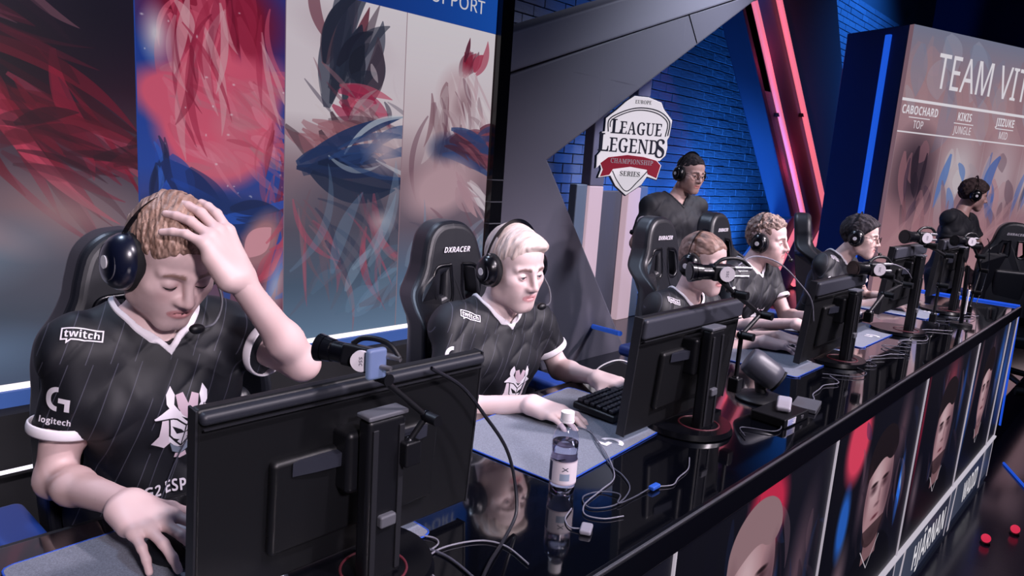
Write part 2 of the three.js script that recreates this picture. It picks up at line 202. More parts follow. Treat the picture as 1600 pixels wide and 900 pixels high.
function squeezed(c, text, x, y, px, sx, align = 'center', font = FONT(px)) { c.save(); c.translate(x, y); c.scale(sx, 1); c.font = font; c.textAlign = align; c.textBaseline = 'middle'; c.fillText(text, 0, 0); c.restore(); }
{
  const t = thing('video_wall', 'long lit wall of tall picture panels behind the seated players, with SUPPORT lettering on its blue header', 'screen', [0, 0, -2.8]);
  const X = [-0.24, 0.36, 0.96, 1.54, 2.16, 2.75], B = 0.55, T = 2.06;
  for (let i = 0; i < 5; i++) part(t, 'screen_panel', mv(frontUV(box(X[i + 1] - X[i] - 0.004, T - B, 0.03)), (X[i] + X[i + 1]) / 2, (T + B) / 2, 0), screenMat(art[i], 0.68));
  const head = canvasTex(2048, 512, (c, w, h) => { const g = c.createLinearGradient(0, 0, w, 0); g.addColorStop(0, '#123a8e'); g.addColorStop(0.6, '#14307c'); g.addColorStop(1, '#1b58be'); c.fillStyle = g; c.fillRect(0, 0, w, h); c.fillStyle = '#efeaf2';
    const at = (m) => ((m + 0.24) / 2.99) * w; [['TOP', 0.06], ['JUNGLE', 0.66], ['MID', 1.25], ['BOT', 1.85], ['SUPPORT', 2.45]].forEach(([s, m]) => squeezed(c, s, at(m), 398, 92, 0.74)); });
  part(t, 'header_panel', mv(frontUV(box(2.99, 0.5, 0.03)), 1.255, T + 0.252, 0), screenMat(head, 0.62));
  part(t, 'frame', merge(mv(box(0.09, 2.2, 0.16), 2.80, 1.62, -0.03), mv(box(3.2, 2.3, 0.06), 1.2, 1.55, -0.06)), M.blackGloss);
  for (const y of [1.18, 1.06, 1.3]) part(t, 'clamp', mv(box(0.1, 0.006, 0.17), 2.8, y, -0.03), M.grey);
  part(t, 'light_border', mv(box(3.04, 0.014, 0.03), 1.24, B - 0.012, 0.012), glow(0xfff4fa, 1.1, 0xaaaaaa));
  part(t, 'blue_base', mv(rbox(3.04, 0.085, 0.05, 0.004, 1), 1.24, B - 0.065, 0), glow(0x3f62a6, 0.5, 0x223a70));
  part(t, 'plinth', mv(box(3.04, 0.47, 0.3), 1.24, 0.235, -0.05), M.blackMatt);
  for (const x of [-0.1, 2.6]) part(t, 'foot', mv(box(0.5, 0.03, 0.5), x, 0.015, -0.05), M.black);
  const l = tag(part(scene, 'light_strip', mv(rbox(3.0, 0.012, 0.012, 0.003, 1), 1.24, 0.3, -2.635), glow(0xf4ecff, 1.2, 0xbbbbbb)), 'thin white light strip along the plinth under the picture panels', 'light strip');
}
// grey chevron scenery behind the players
function slab(pts, d, bev = 0.015) { const s = new THREE.Shape(pts.map(([x, y]) => new THREE.Vector2(x, y))); const g = new THREE.ExtrudeGeometry(s, { depth: d - 2 * bev, bevelEnabled: true, bevelThickness: bev, bevelSize: bev, bevelSegments: 2 }); g.translate(0, 0, -d + bev); return g; }
const scenic = std(0x5d5a68, 0.75, { bumpMap: smudge, bumpScale: 0.002 }), scenicLight = std(0x7d7a88, 0.75);
{
  const t = thing('chevron_arch', 'huge grey angular chevron scenery piece behind the round white emblem', 'stage scenery', [0, 0, -3.0]);
  part(t, 'front_panel', slab([[3.02, 1.86], [4.62, 2.45], [7.5, 3.35], [7.5, 3.38], [6.08, 2.92], [3.48, 1.43], [4.52, 0.08], [4.6, 0], [3.55, 0], [3.0, 1.02], [2.7, 1.2], [2.7, 1.75]].slice(0, 2).concat([[5.4, 2.72], [7.2, 3.35], [6.9, 3.2], [6.08, 2.92], [4.9, 2.245], [3.48, 1.43], [4.45, 0.19], [4.6, 0], [3.62, 0], [3.0, 1.05], [2.7, 1.5]]), 0.3), scenic);
  part(t, 'upper_rim', mv(slab([[2.8, 1.83], [4.62, 2.475], [7.1, 3.35], [6.9, 3.5], [4.15, 2.53], [2.8, 2.02]], 0.34), 0, 0, 0.02), scenicLight);
  part(t, 'seam', rod([5.02, 2.62, 0.001], [5.2, 2.42, 0.001], 0.004), M.black);
}
// lit uprights behind the emblem
const upMat = std(0x6f6a80, 0.7), upGlow = glow(0xd9b9c6, 0.62, 0x998894), upGrey = std(0x6e7a90, 0.7);
[[4.93, 'left light column with glowing lower half below the white emblem'], [5.52, 'right light column with glowing lower half beside the standing man']].forEach(([x, label]) => {
  const t = thing('light_column', label, 'light column', [x, 0, -3.7]);
  part(t, 'lit_panel', mv(rbox(0.2, 1.24, 0.1, 0.01), 0, 0.62, 0), upGlow); part(t, 'upper_panel', mv(rbox(0.2, 1.5, 0.1, 0.01), 0, 1.99, 0), upMat); part(t, 'side_panel', mv(rbox(0.15, 1.25, 0.08, 0.01), x < 5.2 ? -0.176 : 0.176, 0.625, -0.01), upGrey);
});
tag(part(scene, 'backing_panel', mv(rbox(0.38, 1.2, 0.06, 0.01), 5.225, 0.6, -3.74), scenic), 'grey panel between the two light columns under the white emblem', 'panel');
// ------------------------------------------------------------------ emblem sign
{
  const t = thing('emblem_sign', 'white shield emblem sign with red ribbon and LEAGUE OF LEGENDS lettering hung above the stage', 'sign', [4.15, 1.565, -2.79], -0.8);
  const S = 1 / 1160, P = (pts) => pts.map(([x, y]) => [(x - 345) * S, -((y - (x - 345) * 0.09) - 480) * S]);
  const outer = [[315, 100], [420, 112], [525, 155], [548, 205], [622, 292], [612, 415], [598, 440], [606, 500], [598, 560], [560, 598], [535, 600], [572, 642], [548, 745], [470, 718], [430, 785], [318, 862], [235, 790], [185, 705], [90, 718], [110, 660], [95, 610], [66, 640], [66, 552], [92, 520], [90, 370], [112, 368], [112, 262], [190, 200], [255, 140]];
  part(t, 'backing', slab(P(outer.map(([x, y]) => [345 + (x - 345) * 1.035, 480 + (y - 480) * 1.025])), 0.06, 0.006), std(0x1c2a4e, 0.5), [0, 0, -0.02]);
  part(t, 'face', slab(P(outer), 0.04, 0.005), glow(0xe9e2ea, 0.72, 0xd8d2da), [0, 0, 0.004]);
  const navy = std(0x1a2444, 0.5), red = glow(0xb01838, 0.25, 0xa51735);
  const stroke = (pts, r) => tubeGeo(P(pts).map(([x, y]) => [x, y, 0]), r * S, 60, 6);
  part(t, 'outline', merge(stroke([[128, 365], [126, 275], [200, 225], [340, 188], [480, 205], [560, 245], [608, 305], [604, 410]], 5), stroke([[140, 330], [142, 285], [215, 238], [345, 205], [470, 222], [545, 258], [592, 312], [585, 415]], 4.5), stroke([[190, 672], [240, 760], [318, 838], [400, 765], [470, 685]], 4)), navy, [0, 0, 0.006]);
  part(t, 'ribbon', slab(P([[95, 612], [150, 570], [300, 556], [430, 575], [530, 605], [566, 640], [545, 735], [478, 704], [470, 668], [330, 640], [190, 655], [165, 700], [100, 712], [118, 662]]), 0.03, 0.004), red, [0, 0, 0.012]);
  const print = (w, h, draw) => new THREE.MeshStandardMaterial({ map: canvasTex(w, h, draw), transparent: true, roughness: 0.5 });
  const words = (list, w, h, size, col, font, arc = 0) => print(w, h, (c) => { c.fillStyle = col; c.strokeStyle = col; list.forEach(([s, x, y, k, sx]) => { c.save(); c.translate(x, y); c.rotate(arc); c.scale(sx, 1); c.font = font(k); c.textAlign = 'center'; c.textBaseline = 'middle'; c.fillText(s, 0, 0); c.restore(); }); });
  const bold = (k) => `bold ${k}px serif`;
  part(t, 'lettering', new THREE.PlaneGeometry(590 * S, 345 * S), print(1120, 660, (c) => { c.fillStyle = '#232c4a'; const put = (s, x, y, k, sx) => { c.save(); c.translate(x, y); c.scale(sx, 1); c.font = bold(k); c.textBaseline = 'alphabetic'; c.fillText(s, 0, 0); c.restore(); };
    c.strokeStyle = '#232c4a'; c.lineWidth = 13; put('L', 190, 285, 300, 0.9); put('EAGUE', 330, 285, 262, 0.69); put('-', 880, 240, 170, 1); put('L', 20, 560, 380, 0.72); put('EGEND', 190, 560, 300, 0.7); put('S', 890, 605, 390, 0.72); }), [-8 * S, 62 * S, 0.0075]);
  part(t, 'ribbon_lettering', new THREE.PlaneGeometry(350 * S, 70 * S), words([['CHAMPIONSHIP', 350, 72, 104, 0.8]], 700, 140, 0, '#f3edf3', bold), [-8 * S, -125 * S, 0.0135]);
  part(t, 'lower_lettering', new THREE.PlaneGeometry(190 * S, 70 * S), words([['SERIES', 190, 72, 108, 0.85]], 380, 140, 0, '#1a2038', bold), [-12 * S, -222 * S, 0.0075]);
  part(t, 'upper_lettering', new THREE.PlaneGeometry(150 * S, 50 * S), words([['EUROPE', 150, 52, 78, 0.8]], 300, 100, 0, '#1a2038', bold), [40 * S, 340 * S, 0.0075]);
  part(t, 'hanger', rod([-0.05, 0.05, -0.04], [-0.16, 0.05, -0.17], 0.014, 10), M.black);
}
// ------------------------------------------------------------------ neon chevron scenery
{
  const t = thing('neon_chevron', 'dark grey chevron scenery wall carrying two bent pink neon tubes', 'stage scenery', [0, 0, -3.55]);
  part(t, 'panel', slab([[6.4, 3.75], [9.35, 3.75], [10.05, 2.75], [11.6, 0.7], [11.9, 0], [7.6, 0], [8.4, 0.55], [9.05, 0.95]], 0.25), std(0x6a6878, 0.75));
  part(t, 'blue_edge', slab([[6.35, 3.75], [6.6, 3.75], [9.15, 0.97], [8.95, 0.95]], 0.27), std(0x1c2140, 0.7));
  const pink = glow(0xee7486, 0.95, 0xc08088);
  const tube = (pts, label) => { const p = thing('neon_tube', label, 'neon light', [0, 0, -3.5]); part(p, 'glass_tube', tubeGeo(pts, 0.034, 120, 8, 0.02), pink); for (const q of [pts[0], pts[2]]) part(p, 'clip', mv(box(0.13, 0.04, 0.07), q[0], q[1], -0.03), M.dark); };
  tube([[6.7, 3.55, 0], [7.1, 3.17, 0], [8.1, 2.12, 0], [9.15, 1.02, 0], [9.19, 0.97, 0], [9.15, 0.92, 0], [8.6, 0.25, 0]], 'left pink neon tube bent to a point above the fifth chair');
  tube([[7.3, 3.68, 0], [7.68, 3.29, 0], [8.8, 2.18, 0], [10.03, 0.95, 0], [10.08, 0.9, 0], [10.03, 0.85, 0], [9.2, 0.05, 0]], 'right pink neon tube running down beside the blue light strip');
  for (const x of [7.6, 8.6]) { const l = new THREE.PointLight(0xff4060, 0.35, 0, 2); l.position.set(x, x < 8 ? 2.6 : 1.55, -3.3); l.castShadow = true; scene.add(l); }
}
// ------------------------------------------------------------------ the other team's picture tower
{
  const t = thing('picture_tower', 'tilted lit picture board at right headed TEAM VITALITY with player names and roles', 'screen', [6.78, 0, -1.9], -0.369);
  const W = 3.1, B = 0.46, T = 2.76, H = T - B;
  const tex = canvasTex(1536, 1152, (c, w, h) => {
    const R = rng(77), g = c.createLinearGradient(0, 0, 0, h); g.addColorStop(0, '#7d8098'); g.addColorStop(0.18, '#a3838c'); g.addColorStop(0.34, '#ab8790'); g.addColorStop(0.6, '#8f6c76'); g.addColorStop(1, '#b88a92'); c.fillStyle = g; c.fillRect(0, 0, w, h);
    ribbons(c, R, 26, 500, 160, 1000, 300, 1.3, 260, 60, ['#7c8aa6', '#b48c92', '#8c6a78', '#a9acc0'], 0.4);
    const cw = w / 5, y0 = 445;   // abstract columns of colour
    const cols = [['#2c2230', '#6c4450', '#9a6a74', '#413246'], ['#cfc4cc', '#a89aa6', '#5a7cc0', '#8a6672'], ['#c4b0ba', '#3b62b6', '#b58a94', '#6a5262'], ['#e0d6de', '#2c60c4', '#4a4458', '#8fa2c4'], ['#8a7a88', '#41507a', '#b0929c', '#59455a']];
    cols.forEach((p, i) => { blob(c, i * cw + cw / 2, y0 + 160, cw * 0.6, 240, 0, p[0], 0.8, 0.3); ribbons(c, R, 16, i * cw + cw / 2, y0 + 180, cw * 0.7, 330, 1.4, 180, 26, p, 0.8); c.fillStyle = '#c9bcc6'; c.globalAlpha = 0.35; c.fillRect(i * cw - 1, y0, 3, h); c.globalAlpha = 1; });
    const f = c.createLinearGradient(0, y0 + 260, 0, h); f.addColorStop(0, '#ab7d8700'); f.addColorStop(0.4, '#ad7f89d0'); f.addColorStop(1, '#c0939a'); c.fillStyle = f; c.fillRect(0, y0 + 260, w, h); ribbons(c, R, 20, w / 2, 900, w, 260, -0.8, 300, 26, ['#c79aa0', '#96707c', '#b88c94', '#a58490'], 0.5);
    c.fillStyle = '#f0eaf2'; c.fillRect(0, 298, w, 12); c.fillRect(0, 436, w, 6); squeezed(c, 'TEAM VITALITY', 195, 168, 205, 0.78, 'left');
    [['CABOCHARD', 'TOP'], ['KIKIS', 'JUNGLE'], ['JIIZUKE', 'MID'], ['ATTILA', 'BOT'], ['JACTROLL', 'SUPPORT']].forEach(([n, r], i) => { const x = i * cw + cw * 0.42; squeezed(c, n, x, 345, 50, 0.8, 'center', FONT(50, 'bold')); c.fillRect(x - 70, 373, 140, 4); squeezed(c, r, x, 404, 46, 0.8); });
  });
  part(t, 'screen_panel', mv(frontUV(box(W, H, 0.04)), W / 2, B + H / 2, 0), screenMat(tex, 0.74));
  part(t, 'light_border', mv(box(W, 0.03, 0.03), W / 2, B - 0.016, 0.01), glow(0xf2e6ea, 0.9, 0x999999));
  part(t, 'base', mv(box(W, B - 0.03, 0.5), W / 2, (B - 0.03) / 2, -0.25), M.blackMatt);
  part(t, 'housing', mv(rbox(W, 2.75, 0.62, 0.01, 1), W / 2, 1.39, -0.335), std(0x18336e, 0.7));
  part(t, 'side_strip', mv(rbox(0.03, 2.5, 0.05, 0.006), -0.012, 1.45, -0.2), glow(0x1c58d8, 0.9, 0x1c48b0));
  const l = new THREE.RectAreaLight(0xc9a4b4, 0.5, W, H); l.position.set(6.78 + 1.45 - 0.02, 1.6, -1.9 + 0.56 + 0.06); l.rotation.y = Math.PI - 0.369; scene.add(l);
  tag(part(scene, 'blue_rail', rod([4.45, 0.16, -3.55], [3.95, 0.3, -2.62], 0.018), glow(0x2450b8, 0.55, 0x1c48b0)), 'blue glowing rail at the foot of the grey chevron behind the third chair', 'light strip');
}
// screens light the stage behind the players
{ const l = new THREE.RectAreaLight(0xa9a0b8, 0.55, 2.9, 1.5); l.position.set(1.24, 1.3, -2.77); l.rotation.y = Math.PI; scene.add(l); }
// ------------------------------------------------------------------ logos printed on clothing and things
const INK = '#e9e4ec';
function drawMask(c, w, h) {  // horned warrior mask crest
  const k = w / 100, pg = (pts, col) => { c.fillStyle = col; c.beginPath(); pts.forEach(([x, y], i) => (i ? c.lineTo(x * k, y * k) : c.moveTo(x * k, y * k))); c.closePath(); c.fill(); }, ln = (pts, lw, col = '#0c0c14') => { c.strokeStyle = col; c.lineWidth = lw * k; c.lineJoin = 'round'; c.beginPath(); pts.forEach(([x, y], i) => (i ? c.lineTo(x * k, y * k) : c.moveTo(x * k, y * k))); c.stroke(); };
  for (const s of [0, 1]) { c.save(); if (s) { c.translate(w, 0); c.scale(-1, 1); }
    pg([[27, 8], [20, 20], [20, 34], [28, 48], [42, 56], [50, 60], [50, 52], [38, 46], [31, 36], [33, 22]], INK);            // horn
    pg([[50, 60], [50, 34], [44, 18], [34, 22], [36, 40], [42, 52]], '#c9b2bf');                                              // crown blade
    pg([[2, 54], [26, 40], [40, 54], [50, 66], [50, 74], [34, 60], [4, 58]], INK);                                           // helmet brim
    pg([[14, 60], [24, 60], [26, 86], [34, 104], [22, 116], [2, 104], [12, 90]], '#d9ccd6'); pg([[24, 60], [36, 63], [50, 76], [50, 124], [40, 118], [28, 104], [26, 80]], INK);
    pg([[30, 108], [50, 126], [50, 138], [36, 128]], '#7c8798'); pg([[42, 134], [50, 138], [50, 146], [40, 142]], '#d5bfca');
    pg([[30, 74], [44, 82], [50, 90], [38, 90]], '#0e0e18'); pg([[33, 98], [44, 104], [40, 108]], '#0e0e18'); ln([[25, 60], [28, 92], [50, 122]], 2.6); ln([[2, 58], [36, 61], [50, 74]], 2.4); c.restore(); }
  ln([[50, 74], [50, 122]], 2);
}
const printMat = (t) => new THREE.MeshStandardMaterial({ map: t, transparent: true, roughness: 0.6, polygonOffset: true, polygonOffsetFactor: -1 });
const maskMat = printMat(canvasTex(300, 450, (c, w, h) => drawMask(c, w, h)));
const chestMat = printMat(canvasTex(512, 128, (c) => { c.fillStyle = INK; squeezed(c, 'G2 ESPORTS', 256, 66, 92, 0.8, 'center', FONT(92, 'bold')); }));
const drawG = (c, s, x, y) => { c.save(); c.translate(x, y); c.scale(s, s); c.fillStyle = INK; c.beginPath(); c.moveTo(48, 0); c.bezierCurveTo(18, 0, 0, 22, 0, 50); c.bezierCurveTo(0, 78, 18, 100, 48, 100); c.lineTo(48, 80); c.bezierCurveTo(30, 80, 21, 66, 21, 50); c.bezierCurveTo(21, 34, 30, 20, 48, 20); c.closePath(); c.fill(); c.fillRect(50, 44, 45, 20); c.fillRect(76, 44, 19, 52); c.restore(); };
const sleeveMat = printMat(canvasTex(256, 320, (c) => { drawG(c, 1.75, 50, 20); c.fillStyle = INK; squeezed(c, 'logitech', 128, 270, 58, 0.95, 'center', FONT(58, 'bold')); }));
const gMat = printMat(canvasTex(128, 128, (c) => drawG(c, 1.1, 10, 8)));
const shoulderMat = printMat(canvasTex(256, 110, (c) => { c.strokeStyle = c.fillStyle = INK; c.lineWidth = 9; c.beginPath(); c.moveTo(14, 12); c.lineTo(242, 12); c.lineTo(242, 84); c.lineTo(70, 84); c.lineTo(46, 102); c.lineTo(46, 84); c.lineTo(14, 84); c.closePath(); c.stroke(); squeezed(c, 'twitch', 128, 47, 66, 1, 'center', FONT(66, 'bold')); }));
const roundMat = printMat(canvasTex(160, 160, (c) => { c.fillStyle = '#cfc2cc'; c.beginPath(); c.arc(80, 80, 74, 0, 7); c.fill(); c.fillStyle = '#3a3f52'; c.beginPath(); c.arc(80, 80, 56, 0, 7); c.fill(); drawG(c, 0.75, 46, 42); }));
const collarMat = std(0xe8e2e8, 0.7);
const jerseyTex = canvasTex(1024, 1024, (c, w, h) => { c.fillStyle = '#0e1019'; c.fillRect(0, 0, w, h); const R = rng(8); for (let i = 0; i < 5000; i++) { c.fillStyle = R() < 0.5 ? '#11131d' : '#0b0d15'; c.fillRect(R() * w, R() * h, 2, 5); } c.strokeStyle = '#5c5d6c'; for (let i = -10; i < 26; i++) { c.lineWidth = 2.1; c.globalAlpha = 0.8; c.beginPath(); c.moveTo(i * 62, 0); c.lineTo(i * 62 - 330, h); c.stroke(); } c.globalAlpha = 1; });
jerseyTex.wrapS = jerseyTex.wrapT = THREE.RepeatWrapping;
const jerseyMat = new THREE.MeshPhysicalMaterial({ map: jerseyTex, roughness: 0.62, sheen: 0.2, sheenRoughness: 0.4, sheenColor: new THREE.Color(0x3a4056), bumpMap: fabricBump, bumpScale: 0.0003 });
const skinMat = new THREE.MeshPhysicalMaterial({ vertexColors: true, roughness: 0.5, sheen: 0.15, sheenColor: new THREE.Color(0xffb0a0), clearcoat: 0.06, clearcoatRoughness: 0.5 });
const hairDarkMat = new THREE.MeshPhysicalMaterial({ vertexColors: true, roughness: 0.8, specularIntensity: 0.35 }), hairMat = new THREE.MeshStandardMaterial({ vertexColors: true, roughness: 0.5 });
const lashMat = std(0x1a1014, 0.7), glassMat = new THREE.MeshPhysicalMaterial({ color: 0xffffff, roughness: 0.03, transmission: 1, thickness: 0, ior: 1.45 });

// ------------------------------------------------------------------ people
// hand: wrist W, d towards the knuckles, n out of the back of the hand, side +1 right / -1 left
const FING = [[0.088, 0.027, 0.042, 0.026, 0.021, 0.0092], [0.092, 0.006, 0.046, 0.03, 0.022, 0.0095], [0.086, -0.015, 0.042, 0.028, 0.021, 0.009], [0.076, -0.034, 0.033, 0.021, 0.019, 0.008]];
function handShape(W, d, n, side, o) {
  d = d.clone().normalize(); const t = n.clone().cross(d).normalize().multiplyScalar(side); n = d.clone().cross(t).normalize().multiplyScalar(side); const s = o.s || 0.93, at = (a, b, c) => { const v = W.clone().addScaledVector(d, a * s).addScaledVector(t, b * s).addScaledVector(n, c * s); return [v.x, v.y, v.z]; };
  const back = o.from ? arr(W.clone().addScaledVector(V(...o.from), -0.045)) : at(-0.035, 0, 0), palm = [cap(back, at(0.006, 0.002, 0), 0.0245 * (o.arm || 1), 0.0235 * s)], fingers = [];
  FING.forEach(([kd, kt], i) => palm.push(cap(at(0.008, kt * 0.55, 0), at(kd, kt, 0.003), 0.0165 * s, 0.0115 * s)));
  palm.push(cap(at(0.012, 0.012, -0.006), at(0.045, 0.034, -0.012), 0.018 * s, 0.013 * s), cap(at(0.01, -0.016, -0.006), at(0.05, -0.03, -0.006), 0.016 * s, 0.012 * s));
  FING.forEach(([kd, kt, l1, l2, l3, r], i) => {
    const cu = o.curl[i] || o.curl[0], sp = (o.spread || 0) * [0.22, 0.06, -0.1, -0.28][i]; let a = 0, p = [kd, kt, 0.002]; const segs = [];
    [[l1, cu[0]], [l2, cu[1]], [l3, cu[2]]].forEach(([l, c], j) => { a += c; const q = [p[0] + Math.cos(a) * Math.cos(sp) * l, p[1] + Math.sin(sp) * l, p[2] - Math.sin(a) * l]; segs.push(cap(at(...p), at(...q), r * s * (1 - j * 0.09), r * s * (0.94 - j * 0.1))); p = q; });
    fingers.push(U(0.004, ...segs));
  });
  { const [t1, t2, t3] = o.thumb || [[0.5, 0.75, -0.4], [0.85, 0.45, -0.25], [0.95, 0.2, -0.2]]; let p = [0.022, 0.022, -0.008]; const segs = []; [[t1, 0.042, 0.0135], [t2, 0.034, 0.0105], [t3, 0.027, 0.0095]].forEach(([v, l, r], j) => { const m = Math.hypot(...v), q = p.map((x, i) => x + (v[i] / m) * l); segs.push(cap(at(...p), at(...q), r * s, r * s * 0.9)); p = q; }); fingers.push(U(0.006, ...segs)); }
  const P = U(0.016, ...palm);
  return (x, y, z) => { const b = P(x, y, z); if (b > 0.14) return b - 0.03; let m = b; for (const f of fingers) m = Math.min(m, smin(b, f(x, y, z), 0.009)); return m; };
}
function headShape(o) {
  const w = o.wide || 1, j = o.jaw || 1, fs = [
    ell([0, 0.032, -0.014], [0.075 * w, 0.086, 0.096]), ell([0, 0.048, 0.028], [0.064 * w, 0.056, 0.058]), ell([0, -0.028, 0.03], [0.061 * w, 0.075, 0.058]),
    both(cap([0.05 * w, -0.045, -0.005], [0.05 * w * j, -0.075, 0.012], 0.018, 0.018)), both(cap([0.046 * w * j, -0.078, 0.018], [0.014, -0.105, 0.07], 0.018, 0.017)), ell([0, -0.1, 0.07], [0.026 * j, 0.02, 0.021]),
    both(ell([0.046 * w, -0.02, 0.058], [0.022, 0.019, 0.022])), both(ell([0.038 * w, -0.05, 0.042], [0.026 * (o.cheek || 1), 0.03, 0.028])), ell([0, -0.062, 0.07], [0.034, 0.032, 0.026])];
  let f = U(0.03, ...fs); const base = f;
  const sock = both(ell([0.032, 0.0, 0.102], [0.021, 0.0135, 0.019])), brow = both(cap([0.012, 0.021, 0.087], [0.046, 0.02, 0.071], 0.0095, 0.008)), nose = U(0.012, cap([0, 0.014, 0.09], [0, -0.03, 0.113], 0.0075, 0.0105), both(ell([0.0125, -0.035, 0.1], [0.0075, 0.0075, 0.011])));
  const lidR = both(ell([0.032, -0.001, 0.0755], [0.0165, 0.0138, 0.0148])), upL = U(0.006, both(cap([0.022, -0.0632, 0.083], [0.006, -0.0605, 0.0935], 0.005, 0.0062))), loL = cap([-0.016, -0.0722, 0.087], [0.016, -0.0722, 0.087], 0.0072), loM = ell([0, -0.0725, 0.09], [0.019, 0.0075, 0.009]);
  const crease = U(0.003, both(cap([0.026, -0.068, 0.084], [0.008, -0.0668, 0.0985], 0.0014, 0.0017)), cap([-0.008, -0.0668, 0.0985], [0.008, -0.0668, 0.0985], 0.0017)), ear = both(cut(U(0.012, cap([0.074 * w, 0.016, -0.012], [0.074 * w, -0.022, -0.002], 0.016, 0.011), cap([0.08 * w, 0.02, -0.02], [0.078 * w, -0.02, -0.01], 0.01, 0.008)), ell([0.094 * w, 0.0, -0.004], [0.012, 0.018, 0.01]), 0.006));
  const nostril = both(ell([0.0062, -0.0425, 0.1085], [0.0035, 0.003, 0.005])), slit = both(ell([0.032, -0.0035, 0.0905], [0.0125, o.eye ?? 0.0032, 0.006]));
  return (x, y, z) => {
    let d = base(x, y, z); if (d > 0.08) return d - 0.02;
    d = smin(d, brow(x, y, z), 0.014); d = smax(d, -sock(x, y, z), 0.016); d = smin(d, nose(x, y, z), 0.014); d = smin(d, lidR(x, y, z), 0.005); if (o.eye !== 0) d = smax(d, -slit(x, y, z), 0.002);
    d = smin(d, upL(x, y, z), 0.006); d = smin(d, loM(x, y, z), 0.008); d = smax(d, -crease(x, y, z), 0.003); d = smax(d, -nostril(x, y, z), 0.003); return smin(d, ear(x, y, z), 0.006);
  };
}
const mix3 = (a, b, t) => [a[0] + (b[0] - a[0]) * t, a[1] + (b[1] - a[1]) * t, a[2] + (b[2] - a[2]) * t];
const sstep = (a, b, x) => { const t = cl01((x - a) / (b - a)); return t * t * (3 - 2 * t); };
function faceColour(o, skin) {
  const lip = o.lip || [skin[0] * 0.72, skin[1] * 0.4, skin[2] * 0.42], brow = o.browCol;
  return (x, y, z) => {
    let c = skin; const ax = Math.abs(x), n = noise(x * 160, y * 160, z * 160);
    c = mix3(c, [skin[0] * 0.95, skin[1] * 0.72, skin[2] * 0.7], 0.35 * Math.max(0, 1 - Math.hypot((ax - 0.042) / 0.025, (y + 0.03) / 0.025)) + 0.4 * Math.max(0, 1 - Math.hypot(x / 0.02, (y + 0.034) / 0.02)) * (z > 0.09 ? 1 : 0));
    if (z > 0.06 && ax < 0.0268) { const lx = ax / 0.027, edge = 0.0105 * Math.sqrt(Math.max(0, 1 - lx * lx)) + 0.001; c = mix3(c, lip, 0.85 * (1 - sstep(edge - 0.002, edge + 0.002, Math.abs(y + 0.067)))); }
    if (z > 0.04 && brow) { const yc = 0.0225 + (ax - 0.012) * 0.08 - Math.max(0, ax - 0.036) * 0.5, wd = 0.0052 - Math.max(0, ax - 0.02) * 0.07; const k = (1 - sstep(wd - 0.0015, wd + 0.002, Math.abs(y - yc + n * 0.001))) * sstep(0.009, 0.014, ax) * (1 - sstep(0.048, 0.054, ax)); c = mix3(c, brow, 0.9 * k); }
    if (o.beard) { const k = sstep(-0.04, -0.055, y) * sstep(0.0, 0.03, z) * (z > 0.06 && Math.hypot(x / 0.03, (y + 0.067) / 0.013) < 1 ? 0.2 : 1); c = mix3(c, o.beardCol || [0.12, 0.08, 0.07], o.beard * k * (0.75 + 0.25 * n)); }
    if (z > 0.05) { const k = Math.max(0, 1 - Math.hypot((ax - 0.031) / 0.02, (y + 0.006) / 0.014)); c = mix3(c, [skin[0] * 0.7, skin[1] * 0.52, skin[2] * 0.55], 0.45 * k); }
    return [c[0] * (1 + 0.03 * n), c[1] * (1 + 0.04 * n), c[2] * (1 + 0.04 * n)];
  };
}
// hair on a head: shell over the skull, opened for the face, combed by stretched noise
function hairShape(o) {
  const H = o.hair, shell = U(0.02, ell([0, 0.035, -0.014], [0.079 + H.side, 0.088 + H.top, 0.098 + H.back]), ell([0, 0.052, 0.026], [0.067 + H.side * 0.6, 0.056 + H.top, 0.06 + H.front]), ...(H.extra || []));
  const face = U(0.012, ell([0, H.line - 0.088, 0.1], [H.openW || 0.066, 0.088, 0.07]), both(cap([0.09, -0.02, 0.035], [0.09, 0.02, 0.06], 0.026, 0.018))), F = H.flow || [60, 60, 14];
  return (x, y, z) => {
    let d = shell(x, y, z); if (d > 0.05) return d - 0.01;
    const q = H.swirl ? x + H.swirl * z + H.swirl * y * 0.6 : x, a = noise(q * F[0], y * F[1], z * F[2]), b = noise(q * F[0] * 2.7, y * F[1] * 2.7, z * F[2] * 2.2 + 7);
    const fd = face(x, y, z); d += (H.taper ?? 0.009) * (1 - sstep(0.0, 0.028, fd)) - H.amp * a - H.amp * 0.5 * b; d = smax(d, -(fd - 0.007 * (H.jag ?? 1) * noise(x * 90, y * 20, z * 40 + 5) - 0.003 * noise(x * 220, 3, z * 60)), 0.003); d = smax(d, (H.low ?? -0.06) - y + (z > -0.02 ? (z + 0.02) * 1.2 : 0), 0.008);
    if (H.cutSide) d = smax(d, Math.abs(x) - H.cutSide - Math.max(0, y - 0.05) * 0.5 + 0, 0.004);
    return d;
  };
}
const hairColour = (H) => (x, y, z) => { const F = H.flow || [60, 60, 14], q = H.swirl ? x + H.swirl * z + H.swirl * y * 0.6 : x, a = 0.5 + 0.5 * noise(q * F[0] * 1.3 + 3, y * F[1] * 1.3, z * F[2]), b = noise(q * F[0] * 4, y * F[1] * 4, z * F[2] * 4); let c = mix3(H.dark, H.light, cl01(a * 0.85 + b * 0.35)); if (H.sideCol && Math.abs(x) > 0.05 && y < 0.075) c = mix3(c, H.sideCol, 0.8); return c; };
function eulerFrame(pos, yaw, pitch, roll) { const q = new THREE.Quaternion().setFromEuler(new THREE.Euler(pitch, yaw, roll, 'YXZ')); return new Frame(V(...pos), V(1, 0, 0).applyQuaternion(q), V(0, 1, 0).applyQuaternion(q), V(0, 0, 1).applyQuaternion(q)); }
const D2R = Math.PI / 180, arr = (v) => [v.x, v.y, v.z];
